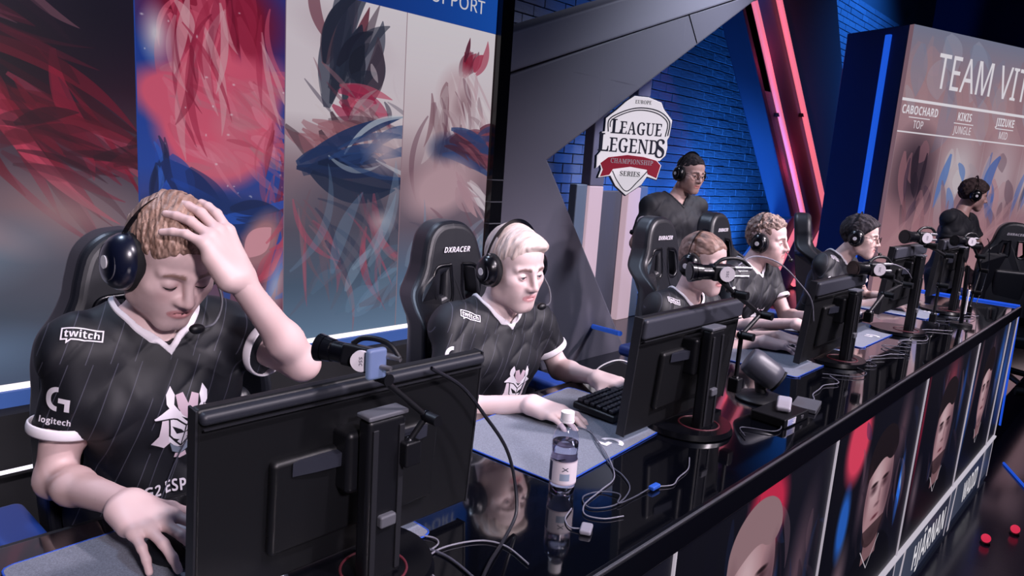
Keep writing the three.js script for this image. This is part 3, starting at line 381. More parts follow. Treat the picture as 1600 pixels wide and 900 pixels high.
function person(o) {
  const s = o.s || 0.93, root = thing('person', o.label, 'person', [o.root[0], o.root[1] || 0, o.root[2]]), off = V(o.root[0], o.root[1] || 0, o.root[2]), skin = o.skin || [0.62, 0.37, 0.34];
  const put = (name, g, m, label) => { g.translate(-off.x, -off.y, -off.z); const p = part(root, name, g, m); if (label) p.userData.label = label; return p; };
  const H = eulerFrame(o.head, o.yaw * D2R, o.pitch * D2R, (o.roll || 0) * D2R), headF = H.fn(headShape(o), s);
  const RS = V(...o.RS), LS = V(...o.LS), c = RS.clone().add(LS).multiplyScalar(0.5), hip = V(...o.hip), l0 = LS.clone().sub(RS).normalize(), u = c.clone().sub(hip).normalize(), l = l0.clone().addScaledVector(u, -l0.dot(u)).normalize(), f = l.clone().cross(u).normalize();
  const T = new Frame(c, l, u, f), sw = RS.distanceTo(LS) / 2, len = c.distanceTo(hip), neckTop = H.world(0, -0.06, -0.02, s), neckLow = T.world(0, 0.005, -0.012), g = o.girth || 1, nY = o.neckY ?? 0.075;
  const torso = (e) => U(0.06, ell([0, -0.13, 0.0], [sw * 0.98 + e, 0.17, 0.1 * g + e]), ell([0, -0.34 * len / 0.5, 0.012], [0.135 * g + e, 0.18, 0.1 * g + e]), ell([0, -len * 0.97, 0], [0.155 * g + e, 0.11, 0.115 * g + e]), cap([-sw, -0.012, 0], [sw, -0.012, 0], 0.05 + e), both(cap([sw * 0.75, 0.018, -0.012], [0.052, nY - 0.03, -0.022], 0.03 + e * 0.7, 0.018 + e * 0.8)), both(ell([0.065, -0.1, 0.065 * g], [0.075, 0.06, 0.035 + e])));
  const neckF = cap(arr(neckLow), arr(neckTop), 0.056 * s, 0.052 * s), arms = [], hands = [];
  for (const [S, E, W, hd, side] of [[RS, o.RE, o.RW, o.RH, 1], [LS, o.LE, o.LW, o.LH, -1]]) {
    const e = V(...E), w = V(...W), k = o.arm || 1, d = w.clone().sub(e), mid = e.clone().addScaledVector(d, 0.3);
    arms.push(U(0.022, cap(arr(S), arr(e), 0.042 * k, 0.032 * k), cap(arr(e), arr(mid), 0.031 * k, 0.032 * k), cap(arr(mid), arr(w), 0.032 * k, 0.0225 * k)));
    if (hd) hands.push([w, handShape(w, V(...hd.d), V(...hd.n), side, { s, arm: k, from: arr(d.clone().normalize()), ...hd }), side]);
  }
  const armF = U(0.018, ...arms), torsoSkin = T.fn(torso(-0.008)), bodyF = U(0.03, torsoSkin, neckF, armF);
  // skin: body grid, head grid, hand grids, one mesh
  const lo = V(Infinity, Infinity, Infinity), hi = lo.clone().negate(); for (const p of [RS, LS, V(...o.RE), V(...o.LE), V(...o.RW), V(...o.LW), hip, neckTop]) { lo.min(p); hi.max(p); }
  lo.addScalar(-0.2); hi.addScalar(0.2); hi.y -= 0.1; const skinCol = (x, y, z) => { const n = noise(x * 40, y * 40, z * 40); return [skin[0] * (1 + 0.03 * n), skin[1] * (1 + 0.06 * n), skin[2] * (1 + 0.06 * n)]; }, fc = faceColour(o, skin), res = o.res || 1, gs = [];
  gs.push(surface((x, y, z) => Math.max(bodyF(x, y, z), -H.fn((a, b, q) => Math.hypot(a, b - 0.02, q) - 0.05, s)(x, y, z)), arr(lo), arr(hi), 0.0085 * res, skinCol));
  const hb = U(0.02, headF, cap(arr(neckLow.clone().lerp(neckTop, 0.25)), arr(neckTop), 0.0555 * s, 0.0525 * s)), hc = arr(H.o), ex = 0.16 * s; gs.push(surface(hb, [hc[0] - ex, hc[1] - ex - 0.06, hc[2] - ex], [hc[0] + ex, hc[1] + ex, hc[2] + ex], (o.headRes || 0.003) * 1, (x, y, z) => fc(...H.local(x, y, z, s))));
  for (const [w, hf] of hands) gs.push(surface(hf, [w.x - 0.17, w.y - 0.17, w.z - 0.17], [w.x + 0.17, w.y + 0.17, w.z + 0.17], o.handRes || 0.003, skinCol));
  put('body', joinIndexed(gs), skinMat);
  // jersey
  const e = o.loose ?? 0.014, sleeves = [];
  for (const [S, E] of [[RS, V(...o.RE)], [LS, V(...o.LE)]]) { const q = S.clone().lerp(E, o.sleeve || 0.6), q2 = S.clone().lerp(E, (o.sleeve || 0.6) + 0.25), dir = E.clone().sub(S).normalize(), cf = cap(arr(S), arr(q2), 0.053, 0.056); sleeves.push({ q, dir, f: (x, y, z) => smax(cf(x, y, z), (x - q.x) * dir.x + (y - q.y) * dir.y + (z - q.z) * dir.z, 0.004) }); }
  const whole = U(0.028, T.fn(torso(e)), sleeves[0].f, sleeves[1].f), vy = o.vee ?? 0.02;
  const fold = (x, y, z) => { const [a, b, q] = T.local(x, y, z), k = sstep(0.02, -0.3, b); return 0.0075 * noise(a * 11 + b * 5 + o.head[0] * 7, b * 9 - Math.abs(a) * 14, q * 8) * (0.6 + k) + 0.004 * noise(a * 30 - b * 12, b * 16 + a * 16, q * 20 + 3) - 0.004 * Math.pow(1 - Math.abs(noise(a * 8 - b * 9, b * 7 + a * 9, q * 6 + 11)), 6); };
  const outer = (x, y, z) => { const d = whole(x, y, z); return Math.abs(d) < 0.04 ? d - fold(x, y, z) : d; };
  const nr = 0.07, hole = T.fn((a, b, q) => smin(Math.max(Math.hypot(a, (q + 0.014) * 0.95) - nr, nY - 0.05 - b), Math.max(Math.abs(a) * 0.68 + (vy - b) * 0.68, -q - 0.01, b - nY - 0.12), 0.004));
  const jf = (x, y, z) => smax(smax(outer(x, y, z), -hole(x, y, z), 0.002), -(T.local(x, y, z)[1] + len + 0.03), 0.006);
  const jlo = lo.clone(), jhi = hi.clone(), jg = surface(jf, arr(jlo), arr(jhi), (o.jerseyRes || 0.007)); { const P = jg.attributes.position, uv = new Float32Array(P.count * 2); for (let i = 0; i < P.count; i++) { const [a, b, q] = T.local(P.getX(i), P.getY(i), P.getZ(i)); uv[i * 2] = a * 1.5 + q * 0.5; uv[i * 2 + 1] = b * 1.5; } jg.setAttribute('uv', new THREE.BufferAttribute(uv, 2)); }
  const top = put('jersey', jg, o.shirtMat || jerseyMat); const sub = (name, gg, m, label) => { gg.translate(-off.x, -off.y, -off.z); const p = part(top, name, gg, m); if (label) p.userData.label = label; };
  // collar trim: a thin band around the opening
  { const tw = 0.0048 * (o.trim || 1), n0 = T.world(0, (vy + nY) / 2, 0.0), cf = (x, y, z) => smax(Math.abs(outer(x, y, z)) - 0.0034, Math.abs(hole(x, y, z) - tw * 0.8) - tw, 0.002); sub('collar_trim', surface(cf, [n0.x - 0.13, n0.y - 0.12, n0.z - 0.14], [n0.x + 0.13, n0.y + 0.12, n0.z + 0.14], o.collarRes || 0.0023), o.trimMat || collarMat, o.trimMat ? null : 'white V-neck collar trim'); }
  sleeves.forEach(({ q, dir }) => { const gg = new THREE.TorusGeometry(0.0562, 0.0032, 8, 48); gg.scale(1, 1, 3.2); gg.applyQuaternion(new THREE.Quaternion().setFromUnitVectors(V(0, 0, 1), dir)); const p = q.clone().addScaledVector(dir, -0.006); gg.translate(p.x, p.y, p.z); sub('cuff', gg, o.trimMat || collarMat, o.trimMat ? null : 'white sleeve cuff'); });
  for (const b of o.badges || []) { const C = b.on === 'right' ? RS.clone().lerp(V(...o.RE), b.t) : b.on === 'left' ? LS.clone().lerp(V(...o.LE), b.t) : T.world(b.x, b.y, 0), n = b.n ? V(...b.n).normalize() : f, up = b.up ? V(...b.up) : b.on === 'right' ? RS.clone().sub(V(...o.RE)) : b.on === 'left' ? LS.clone().sub(V(...o.LE)) : u; sub(b.name, badge(outer, C.clone().addScaledVector(n, b.far ?? 0.1), n, up, b.w, b.h), b.m, b.label); }
  // hair
  if (o.hair) { const hf = H.fn(hairShape(o), s), hcol = hairColour(o.hair), gg = surface(hf, [hc[0] - 0.17, hc[1] - 0.17, hc[2] - 0.17], [hc[0] + 0.17, hc[1] + 0.19, hc[2] + 0.17], o.hairRes || 0.0028, (x, y, z) => hcol(...H.local(x, y, z, s))); put('hair', gg, o.hair.matt ? hairDarkMat : hairMat); }
  // eyes
  const hm = H.matrix(s); const onHead = (gg) => { gg.applyMatrix4(hm); return gg; };
  if (o.eye !== 0) for (const sx of [-1, 1]) { const gg = new THREE.SphereGeometry(0.0128, 24, 18), P = gg.attributes.position, C = new Float32Array(P.count * 3), gz = V(o.gaze?.[0] || 0, o.gaze?.[1] ?? -0.3, 1).normalize(); for (let i = 0; i < P.count; i++) { const k = V(P.getX(i), P.getY(i), P.getZ(i)).normalize().dot(gz), cc = k > 0.975 ? [0.005, 0.005, 0.008] : k > 0.87 ? o.iris || [0.06, 0.08, 0.12] : [0.6, 0.56, 0.58]; C.set(cc, i * 3); } gg.setAttribute('color', new THREE.BufferAttribute(C, 3)); gg.translate(sx * 0.032, -0.001, 0.0755); put('eye', onHead(gg), eyeMat); }
  for (const sx of [-1, 1]) { const ey = o.eye === 0 ? -0.0075 : -0.001 + (o.eye ?? 0.0032) * 0.75, p = []; for (let i = 0; i <= 8; i++) { const v = i / 8 - 0.5; p.push([sx * (0.032 + v * 0.027), ey - v * v * (o.eye === 0 ? -0.006 : 0.012), 0.0905 - v * v * 0.026 - Math.max(0, v) * 0.004]); } put('eyelashes', onHead(tubeGeo(p, 0.0011, 20, 6)), lashMat); }
  // trousers and shoes
  if (o.legs !== false) { const fw = o.stand ? null : V(0, 0, 1), legs = []; for (const sx of [-1, 1]) { const h0 = T.world(sx * 0.085, -len, 0), kn = o.stand ? h0.clone().add(V(sx * 0.01, -(h0.y - 0.06) * 0.48, 0.02)) : V(h0.x + sx * 0.04, 0.46, h0.z + 0.36), an = o.stand ? V(kn.x, 0.08, kn.z - 0.02) : V(kn.x, 0.08, kn.z + 0.04); legs.push(cap(arr(h0), arr(kn), 0.085, 0.06), cap(arr(kn), arr(an), 0.06, 0.045)); const sh = U(0.02, cap([an.x, 0.05, an.z - 0.02], [an.x, 0.035, an.z + 0.12], 0.042, 0.032)), sf = (x, y, z) => Math.max(sh(x, y, z), 0.002 - y); put('shoe', surface(sf, [an.x - 0.08, -0.02, an.z - 0.1], [an.x + 0.08, 0.14, an.z + 0.2], 0.012), M.rubber); }
    const lf = U(0.03, T.fn(ell([0, -len - 0.01, 0], [0.16 * g, 0.1, 0.115 * g])), ...legs), a = T.world(0, -len, 0); put('trousers', surface(lf, [a.x - 0.35, 0.03, a.z - 0.25], [a.x + 0.35, a.y + 0.15, a.z + 0.55], 0.016), M.trouser); }
  return { H, s, T, outer, root };
}
const eyeMat = new THREE.MeshPhysicalMaterial({ vertexColors: true, roughness: 0.15, clearcoat: 0.6 });
// ------------------------------------------------------------------ headsets, glasses
const cupGeo = (() => { const g = new THREE.LatheGeometry([[0, 0.024], [0.018, 0.0235], [0.03, 0.02], [0.038, 0.012], [0.043, 0.002], [0.044, -0.008], [0.041, -0.014]].map(([r, y]) => new THREE.Vector2(r, y)).reverse(), 40); g.rotateZ(-Math.PI / 2); g.scale(1, 1.14, 1); return g; })();
const cushionGeo = (() => { const g = new THREE.TorusGeometry(0.032, 0.0135, 12, 40); g.rotateY(Math.PI / 2); g.scale(1, 1.16, 1); return g; })();
const cupMat = new THREE.MeshPhysicalMaterial({ color: 0x0d1226, roughness: 0.3, clearcoat: 0.5, clearcoatRoughness: 0.25 }), cushionMat = std(0x0a0a10, 0.8);
function headset(P, label, o = {}) {
  const t = thing('headset', label, 'headset'), { H, s } = P; t.position.copy(H.o); { t.quaternion.setFromRotationMatrix(new THREE.Matrix4().makeBasis(H.l, H.u, H.f)); t.scale.setScalar(s); }
  const y = -0.008, z = -0.004, tilt = o.tilt ?? -0.12, top = o.top || 0.14, wx = o.wide || 0.1;
  for (const sx of [-1, 1]) { const cup = part(t, 'ear_cup', cupGeo, o.mat || cupMat, [sx * (wx + 0.004), y, z], [0, sx < 0 ? Math.PI : 0, 0]), cu = part(t, 'ear_cushion', cushionGeo, cushionMat, [sx * (wx - 0.014), y, z]); if (o.cup) { cup.scale.setScalar(o.cup); cu.scale.setScalar(o.cup); } part(cup, 'logo_disc', rt(cyl(0.011, 0.011, 0.002, 20), 0, 0, Math.PI / 2), M.white, [0.0245, 0.0, 0]); part(cup, 'ring', rt(new THREE.TorusGeometry(0.03, 0.0012, 8, 40), 0, Math.PI / 2, 0), M.grey, [0.0195, 0, 0]); }
  const arc = (r, w, h, a0, a1, n = 40) => { const P2 = [], N = []; for (let i = 0; i <= n; i++) { const a = a0 + (a1 - a0) * (i / n); P2.push(V(Math.sin(a) * (wx + 0.006 + r), y + Math.cos(a) * (top - y + r), 0)); } const cv = new THREE.CatmullRomCurve3(P2), sh = new THREE.Shape(); sh.ellipse(0, 0, h, w, 0, 7); const g = new THREE.ExtrudeGeometry(sh, { steps: n, extrudePath: cv, curveSegments: 14, bevelEnabled: false }); return g; };
  const lean = (m) => { m.rotation.x = tilt; m.position.set(0, 0, z); return m; };
  lean(part(t, 'headband', arc(0, 0.016, 0.005, -1.45, 1.45), M.blackGloss)); lean(part(t, 'headband_pad', arc(-0.009, 0.019, 0.008, -0.75, 0.75), o.pad || cushionMat)); for (const sx of [-1, 1]) lean(part(t, 'slider', merge(rod([sx * (wx + 0.003), 0.045, 0], [sx * (wx + 0.006), 0.004, 0.008], 0.004), rod([sx * (wx + 0.003), 0.045, 0], [sx * (wx + 0.006), 0.004, -0.012], 0.004)), M.grey));
  if (o.mic !== 0) { const sx = o.mic || 1; part(t, 'microphone_boom', tubeGeo([[sx * (wx + 0.005), -0.03, 0.03], [sx * 0.095, -0.06, 0.08], [sx * 0.07, -0.085, 0.115], [sx * 0.035, -0.085, 0.128]], 0.0028, 40), M.grey); part(t, 'microphone', (() => { const g = new THREE.SphereGeometry(0.011, 16, 12); g.scale(1.5, 1, 1); return g; })(), M.black, [sx * 0.025, -0.084, 0.129]); }
  return t;
}
function glasses(P, label) {
  const t = thing('eyeglasses', label, 'glasses'), { H, s } = P; t.position.copy(H.o); t.quaternion.setFromRotationMatrix(new THREE.Matrix4().makeBasis(H.l, H.u, H.f)); t.scale.setScalar(s);
  for (const sx of [-1, 1]) { const rim = new THREE.TorusGeometry(0.0215, 0.0016, 8, 36); rim.scale(1.1, 0.8, 1); rim.rotateY(sx * 0.16); part(t, 'rim', mv(rim, sx * 0.033, 0.0, 0.112), M.blackGloss); const gl = new THREE.CircleGeometry(0.021, 28); gl.scale(1.1, 0.8, 1); gl.rotateY(sx * 0.16); part(t, 'lens', mv(gl, sx * 0.033, 0.0, 0.112), glassMat); part(t, 'temple', tubeGeo([[sx * 0.057, 0.004, 0.108], [sx * 0.075, 0.006, 0.06], [sx * 0.08, 0.006, 0.0]], 0.0016, 20, 6), M.blackGloss); }
  part(t, 'bridge', tubeGeo([[-0.01, 0.003, 0.115], [0, 0.006, 0.118], [0.01, 0.003, 0.115]], 0.0015, 10, 6), M.blackGloss);
}
// ------------------------------------------------------------------ desk
const DX0 = -0.6, DX1 = 5.17, DZ0 = -1.28, DZ1 = -0.6, TOP = 0.75;
const glossTop = new THREE.MeshPhysicalMaterial({ color: 0x06070d, roughness: 0.07, clearcoat: 1, clearcoatRoughness: 0.04 });
function portrait(seed, o) {  // generic team portrait print for one desk panel
  return canvasTex(640, 512, (c, w, h) => { const R = rng(seed); c.fillStyle = '#0b0b14'; c.fillRect(0, 0, w, h);
    const g = c.createLinearGradient(0, 0, w, 0); g.addColorStop(0, '#0b0b14'); g.addColorStop(1, '#12121e'); c.fillStyle = g; c.fillRect(0, 0, w, h);
    for (const [x, y, rx, ry, rot, col, a, hd] of o.blobs) blob(c, x * w, y * h, rx * w, ry * h, rot, col, a, hd);
    ribbons(c, R, 26, w * 0.6, h * 0.3, w * 0.7, h * 0.6, 1.2, 130, 10, ['#3a2a38', '#7a5a66', '#1c2a50', '#241a26'], 0.5);
    const fx = w * o.fx, fy = h * (o.fy || 0.44), fw = w * 0.15, fh = h * 0.27; c.fillStyle = '#0a0a12'; c.beginPath(); c.moveTo(fx - w * 0.33, h); c.quadraticCurveTo(fx - w * 0.3, h * 0.78, fx - fw * 0.8, h * 0.7); c.lineTo(fx + fw * 0.8, h * 0.7); c.quadraticCurveTo(fx + w * 0.3, h * 0.78, fx + w * 0.33, h); c.fill();
    c.fillStyle = '#7c5a60'; c.fillRect(fx - fw * 0.55, fy + fh * 0.5, fw * 1.1, fh * 0.8); c.fillStyle = '#a88188'; c.beginPath(); c.ellipse(fx, fy, fw, fh, 0, 0, 7); c.fill(); blob(c, fx - fw * 0.3, fy - fh * 0.2, fw * 0.7, fh * 0.7, 0, '#cfb2b8', 0.8, 0.2); blob(c, fx + fw * 0.75, fy + fh * 0.2, fw * 0.5, fh * 0.9, 0, '#4c3440', 0.7);
    c.fillStyle = o.hair || '#1c1418'; c.beginPath(); c.ellipse(fx, fy - fh * 0.62, fw * 1.12, fh * 0.55, 0, Math.PI, 0); c.quadraticCurveTo(fx + fw * 0.9, fy - fh * 0.35, fx + fw * 0.4, fy - fh * 0.5); c.quadraticCurveTo(fx, fy - fh * 0.7, fx - fw * 1.12, fy - fh * 0.3); c.fill();
    for (const s of [-1, 1]) { blob(c, fx + s * fw * 0.42, fy - fh * 0.08, fw * 0.36, fh * 0.13, 0, '#3a222a', 0.8, 0.2); blob(c, fx + s * fw * 0.42, fy - fh * 0.17, fw * 0.34, fh * 0.05, 0, '#1c1014', 0.9, 0.4); blob(c, fx + s * fw * 0.9, fy, fw * 0.3, fh * 0.7, 0, '#5c3e48', 0.5); } blob(c, fx + fw * 0.12, fy + fh * 0.1, fw * 0.14, fh * 0.3, 0, '#70505a', 0.6); blob(c, fx, fy + fh * 0.27, fw * 0.28, fh * 0.05, 0, '#4a2e36', 0.7); blob(c, fx, fy + fh * 0.5, fw * 0.38, fh * 0.05, 0, '#5a2a34', 0.9, 0.3); blob(c, fx, fy + fh * 0.85, fw * 0.9, fh * 0.25, 0, '#4c343c', 0.6);
    if (o.beard) { c.fillStyle = '#2e1e22'; c.globalAlpha = 0.75; c.beginPath(); c.ellipse(fx, fy + fh * 0.62, fw * 0.82, fh * 0.42, 0, 0, Math.PI); c.fill(); c.globalAlpha = 1; }
    c.strokeStyle = '#d8ced8'; c.lineWidth = 3; c.beginPath(); c.moveTo(fx - fw * 0.7, h * 0.71); c.lineTo(fx, h * 0.84); c.lineTo(fx + fw * 0.7, h * 0.71); c.stroke(); });
}
{
  const t = thing('desk', 'long glossy black player desk with printed portrait panels and name band along its front', 'desk');
  part(t, 'desktop', mv(rbox(DX1 - DX0, 0.028, DZ1 - DZ0, 0.004), (DX0 + DX1) / 2, TOP - 0.014, (DZ0 + DZ1) / 2), glossTop);
  part(t, 'front_edge', mv(rbox(DX1 - DX0 + 0.01, 0.056, 0.02, 0.003), (DX0 + DX1) / 2, TOP - 0.026, DZ1 + 0.002), std(0x0a0b12, 0.3)); part(t, 'edge_highlight', mv(rbox(DX1 - DX0, 0.004, 0.006, 0.001, 1), (DX0 + DX1) / 2, TOP + 0.003, DZ1 + 0.006), M.steel);
  part(t, 'back_edge', mv(rbox(DX1 - DX0, 0.05, 0.02, 0.003), (DX0 + DX1) / 2, TOP - 0.026, DZ0), M.black); part(t, 'end_panel', mv(rbox(0.03, 0.73, DZ1 - DZ0 - 0.04, 0.003), DX1 - 0.015, 0.365, (DZ0 + DZ1) / 2), M.black); part(t, 'end_panel', mv(rbox(0.03, 0.73, DZ1 - DZ0 - 0.04, 0.003), DX0 + 0.015, 0.365, (DZ0 + DZ1) / 2), M.black);
  part(t, 'modesty_panel', mv(box(DX1 - DX0 - 0.1, 0.7, 0.02), (DX0 + DX1) / 2, 0.36, -0.7), M.blackMatt);
  part(t, 'end_light_strip', merge(rod([DX1 + 0.006, TOP + 0.006, DZ0], [DX1 + 0.006, TOP + 0.006, DZ1], 0.007), rod([DX1 + 0.006, TOP, DZ1], [DX1 + 0.006, 0.0, DZ1 + 0.02], 0.006)), glow(0x1c4fd0, 0.9, 0x1a45b0));
  const X = [-0.6, 0.2, 1.168, 2.07, 3.07, 4.05, 4.9, 5.16], specs = [
    { fx: 0.5, blobs: [] },
    { fx: 0.52, blobs: [[0.75, 0.4, 0.3, 0.3, 0, '#3b2a38', 0.9], [0.9, 0.7, 0.1, 0.3, 0.4, '#b9909a', 0.8], [0.62, 0.8, 0.05, 0.2, 0.3, '#2c66c8', 0.9], [0.9, 0.75, 0.08, 0.1, 0, '#b01834', 0.6]], hair: '#2a1c20' },
    { fx: 0.45, blobs: [[0.5, 0.12, 0.16, 0.2, 0, '#c02848', 1, 0.6], [0.25, 0.45, 0.1, 0.15, 0, '#b01a36', 0.9], [0.18, 0.62, 0.06, 0.08, 0, '#b01a36', 0.8], [0.06, 0.55, 0.07, 0.4, 0.1, '#b08a94', 0.9], [0.62, 0.6, 0.03, 0.3, 0, '#2864c8', 0.9], [0.8, 0.45, 0.12, 0.4, 0.2, '#5a4450', 0.9], [0.85, 0.8, 0.15, 0.3, 0, '#4a6690', 0.7]], hair: '#8f7076', fy: 0.36 },
    { fx: 0.55, beard: true, blobs: [[0.22, 0.1, 0.14, 0.22, 0, '#d8405c', 1, 0.6], [0.18, 0.45, 0.07, 0.2, 0, '#2864c8', 0.9, 0.5], [0.2, 0.8, 0.1, 0.3, 0.2, '#9a7a84', 0.8], [0.85, 0.55, 0.035, 0.22, 0, '#2c6cd8', 1, 0.6], [0.86, 0.5, 0.02, 0.08, 0, '#eef0fa', 0.9], [0.75, 0.2, 0.1, 0.3, 0.1, '#5c434e', 0.8], [0.35, 0.4, 0.06, 0.25, 0, '#4c3a46', 0.9]] },
    { fx: 0.5, beard: true, blobs: [[0.5, 0.12, 0.2, 0.2, 0, '#7a3444', 0.9], [0.05, 0.3, 0.03, 0.5, 0, '#b02440', 0.7], [0.8, 0.3, 0.05, 0.3, 0, '#2458b8', 0.8], [0.12, 0.7, 0.08, 0.25, 0, '#75606c', 0.7]] },
    { fx: 0.5, blobs: [[0.12, 0.3, 0.05, 0.4, 0.1, '#8a5c68', 0.8], [0.05, 0.5, 0.05, 0.4, 0, '#2c60c0', 0.8], [0.9, 0.3, 0.12, 0.4, 0, '#2560c4', 0.9], [0.55, 0.2, 0.2, 0.2, 0, '#4a3440', 0.7]] }, { fx: 1.5, blobs: [[0.5, 0.4, 0.5, 0.6, 0, '#2a5cb8', 0.8]] }];
  const NM = ['', '', '', '', 'HJÄRNAN', 'WADID', ''];
  for (let i = 0; i < 7; i++) { const w = X[i + 1] - X[i], cx = (X[i] + X[i + 1]) / 2;
    part(t, 'portrait_panel', mv(frontUV(box(w - 0.012, 0.76, 0.012)), cx, 0.32, DZ1 - 0.004), screenMat(portrait(90 + i, specs[i]), 0.85)); part(t, 'light_divider', mv(rbox(0.005, 1.04, 0.014, 0.002, 1), X[i + 1], 0.18, DZ1), glow(0xe8dcec, 0.45, 0xa0a0a0));
    const nm = canvasTex(512, 150, (c, W, H) => { const g = c.createLinearGradient(0, 0, W, 0); g.addColorStop(0, '#4a5064'); g.addColorStop(1, '#2c3042'); c.fillStyle = g; c.fillRect(0, 0, W, H); c.fillStyle = '#1c2030'; c.fillRect(0, H * 0.85, W, H); c.fillStyle = '#c9bfca'; c.beginPath(); c.moveTo(40, H); c.lineTo(70, 0); c.lineTo(86, 0); c.lineTo(66, H); c.fill(); c.fillStyle = '#f2edf4'; squeezed(c, NM[i], 330, 75, 98, 0.72, 'center', FONT(98, 'bold')); });
    part(t, 'name_panel', mv(frontUV(box(w - 0.01, 0.255, 0.014)), cx, -0.218, DZ1 - 0.002), screenMat(nm, 0.75)); }
  part(t, 'light_rail', mv(rbox(DX1 - DX0, 0.011, 0.02, 0.003, 1), (DX0 + DX1) / 2, -0.074, DZ1 + 0.006), glow(0xece2f0, 0.6, 0xa0a0a0));
}
// ------------------------------------------------------------------ chairs
const chairLogo = printMat(canvasTex(256, 64, (c) => { c.fillStyle = '#e4e0e8'; c.transform(1, 0, -0.25, 1, 14, 0); squeezed(c, 'DXRACER', 126, 34, 52, 1.0, 'center', FONT(52, 'bold')); }));
function makeChair(label, pos, turn) {
  const t = thing('gaming_chair', label, 'chair', pos, turn, 'black gaming chairs along the player desk');
  const half = [[0.0, 1.185], [0.045, 1.178], [0.078, 1.15], [0.096, 1.1], [0.108, 1.055], [0.135, 1.005], [0.18, 0.96], [0.208, 0.91], [0.218, 0.82], [0.21, 0.65], [0.19, 0.52], [0.17, 0.45]], S = new THREE.Shape();
  const all = [...half, ...half.slice(1).reverse().map(([x, y]) => [-x, y])]; S.moveTo(...all[0]); S.splineThru([...all.slice(1).map((p) => new THREE.Vector2(...p)), new THREE.Vector2(...all[0])]);
  for (const s of [-1, 1]) { const h = new THREE.Path(), q = [[0.028, 1.062], [0.078, 1.052], [0.09, 0.965], [0.068, 0.945], [0.034, 0.955]]; q.forEach(([x, y], i) => (i ? h.lineTo(s * x, y) : h.moveTo(s * x, y))); h.closePath(); S.holes.push(h); }
  const curve = (y) => -(y - 0.45) * 0.05 + 0.03 * Math.sin((y - 0.45) * 4);
  const bend = (g) => { const P = g.attributes.position; for (let i = 0; i < P.count; i++) { const x = P.getX(i), y = P.getY(i), k = sstep(1.03, 0.9, y) * sstep(0.4, 0.55, y); P.setZ(i, P.getZ(i) + Math.max(0, Math.abs(x) - 0.1) * 1.0 * k + curve(y)); } g.computeVertexNormals(); return g; };
  const bg = new THREE.ExtrudeGeometry(S, { depth: 0.05, bevelEnabled: true, bevelThickness: 0.026, bevelSize: 0.024, bevelSegments: 5, curveSegments: 10, steps: 1 }); bg.translate(0, 0, -0.05);
  part(t, 'backrest', bend(bg), M.leather); for (const s of [-1, 1]) { const q = [[0.024, 1.068], [0.084, 1.057], [0.096, 0.962], [0.07, 0.939], [0.028, 0.949], [0.024, 1.068]].map(([x, y]) => [s * x, y, 0.022 + curve(y)]); part(t, 'headrest_opening', tubeGeo(q, 0.008, 60, 8, 0.2), M.blackGloss); }
  const pad = (w, h, d, r, x, y, z, rx = 0, rz = 0) => { const g = rbox(w, h, d, r, 4); rt(g, rx, 0, rz); return mv(g, x, y, z); };
  part(t, 'backrest_cushion', pad(0.22, 0.38, 0.06, 0.028, 0, 0.66, 0.05, -0.03), M.leather); for (const s of [-1, 1]) part(t, 'side_bolster', pad(0.07, 0.34, 0.09, 0.033, s * 0.18, 0.67, 0.1, -0.05, s * -0.04), M.leather);
  part(t, 'logo', mv(new THREE.PlaneGeometry(0.125, 0.031), 0, 1.118, 0.031 + curve(1.118)), chairLogo);
  part(t, 'seat', pad(0.4, 0.1, 0.46, 0.04, 0, 0.38, 0.24), M.leather); for (const s of [-1, 1]) part(t, 'seat_bolster', pad(0.1, 0.13, 0.44, 0.045, s * 0.22, 0.39, 0.24), M.leather);
  for (const s of [-1, 1]) { const a = part(t, 'armrest', merge(pad(0.035, 0.26, 0.06, 0.01, s * 0.3, 0.5, 0.17), pad(0.12, 0.03, 0.06, 0.01, s * 0.25, 0.365, 0.17)), M.black); part(a, 'armrest_pad', pad(0.09, 0.05, 0.25, 0.02, s * 0.295, 0.655, 0.18), M.bluePad); }
  part(t, 'gas_lift', mv(cyl(0.03, 0.035, 0.24), 0, 0.23, 0.2), M.blackGloss); for (let i = 0; i < 5; i++) { const a = (i / 5) * 6.283 + 0.3, x = Math.sin(a) * 0.3, z = 0.2 + Math.cos(a) * 0.3, b = part(t, 'base_leg', rod([0, 0.13, 0.2], [x, 0.085, z], 0.028, 10, 0.018), M.black); part(b, 'caster', mv(rt(cyl(0.03, 0.03, 0.045, 16), 0, 0, Math.PI / 2), x, 0.032, z), M.rubber); }
  return t;
}
const chairs = [[[0.56, 0, -1.66], 0.05, 'black gaming chair behind the blond player who holds his forehead, nearest the camera'], [[1.55, 0, -1.7], -0.02, 'black gaming chair with white lettering behind the blond player who reaches for mouse and keyboard'], [[2.79, 0, -1.67], -0.05, 'black gaming chair before the light columns, behind the player with face hidden by a camera'], [[3.6, 0, -1.8], 0.0, 'black gaming chair in front of the standing man, behind the player with short undercut hair'], [[4.62, 0, -1.7], 0.35, 'black gaming chair seen edge on under the pink neon tubes'], [[6.5, 0, -0.87], -1.2, 'black gaming chair cut off by the right edge, beside the other team picture board']];
const chair0 = makeChair(chairs[0][2], chairs[0][0], chairs[0][1]);
chairs.slice(1).forEach(([p, a, l]) => copyOf(chair0, 'gaming_chair', l, p, a));

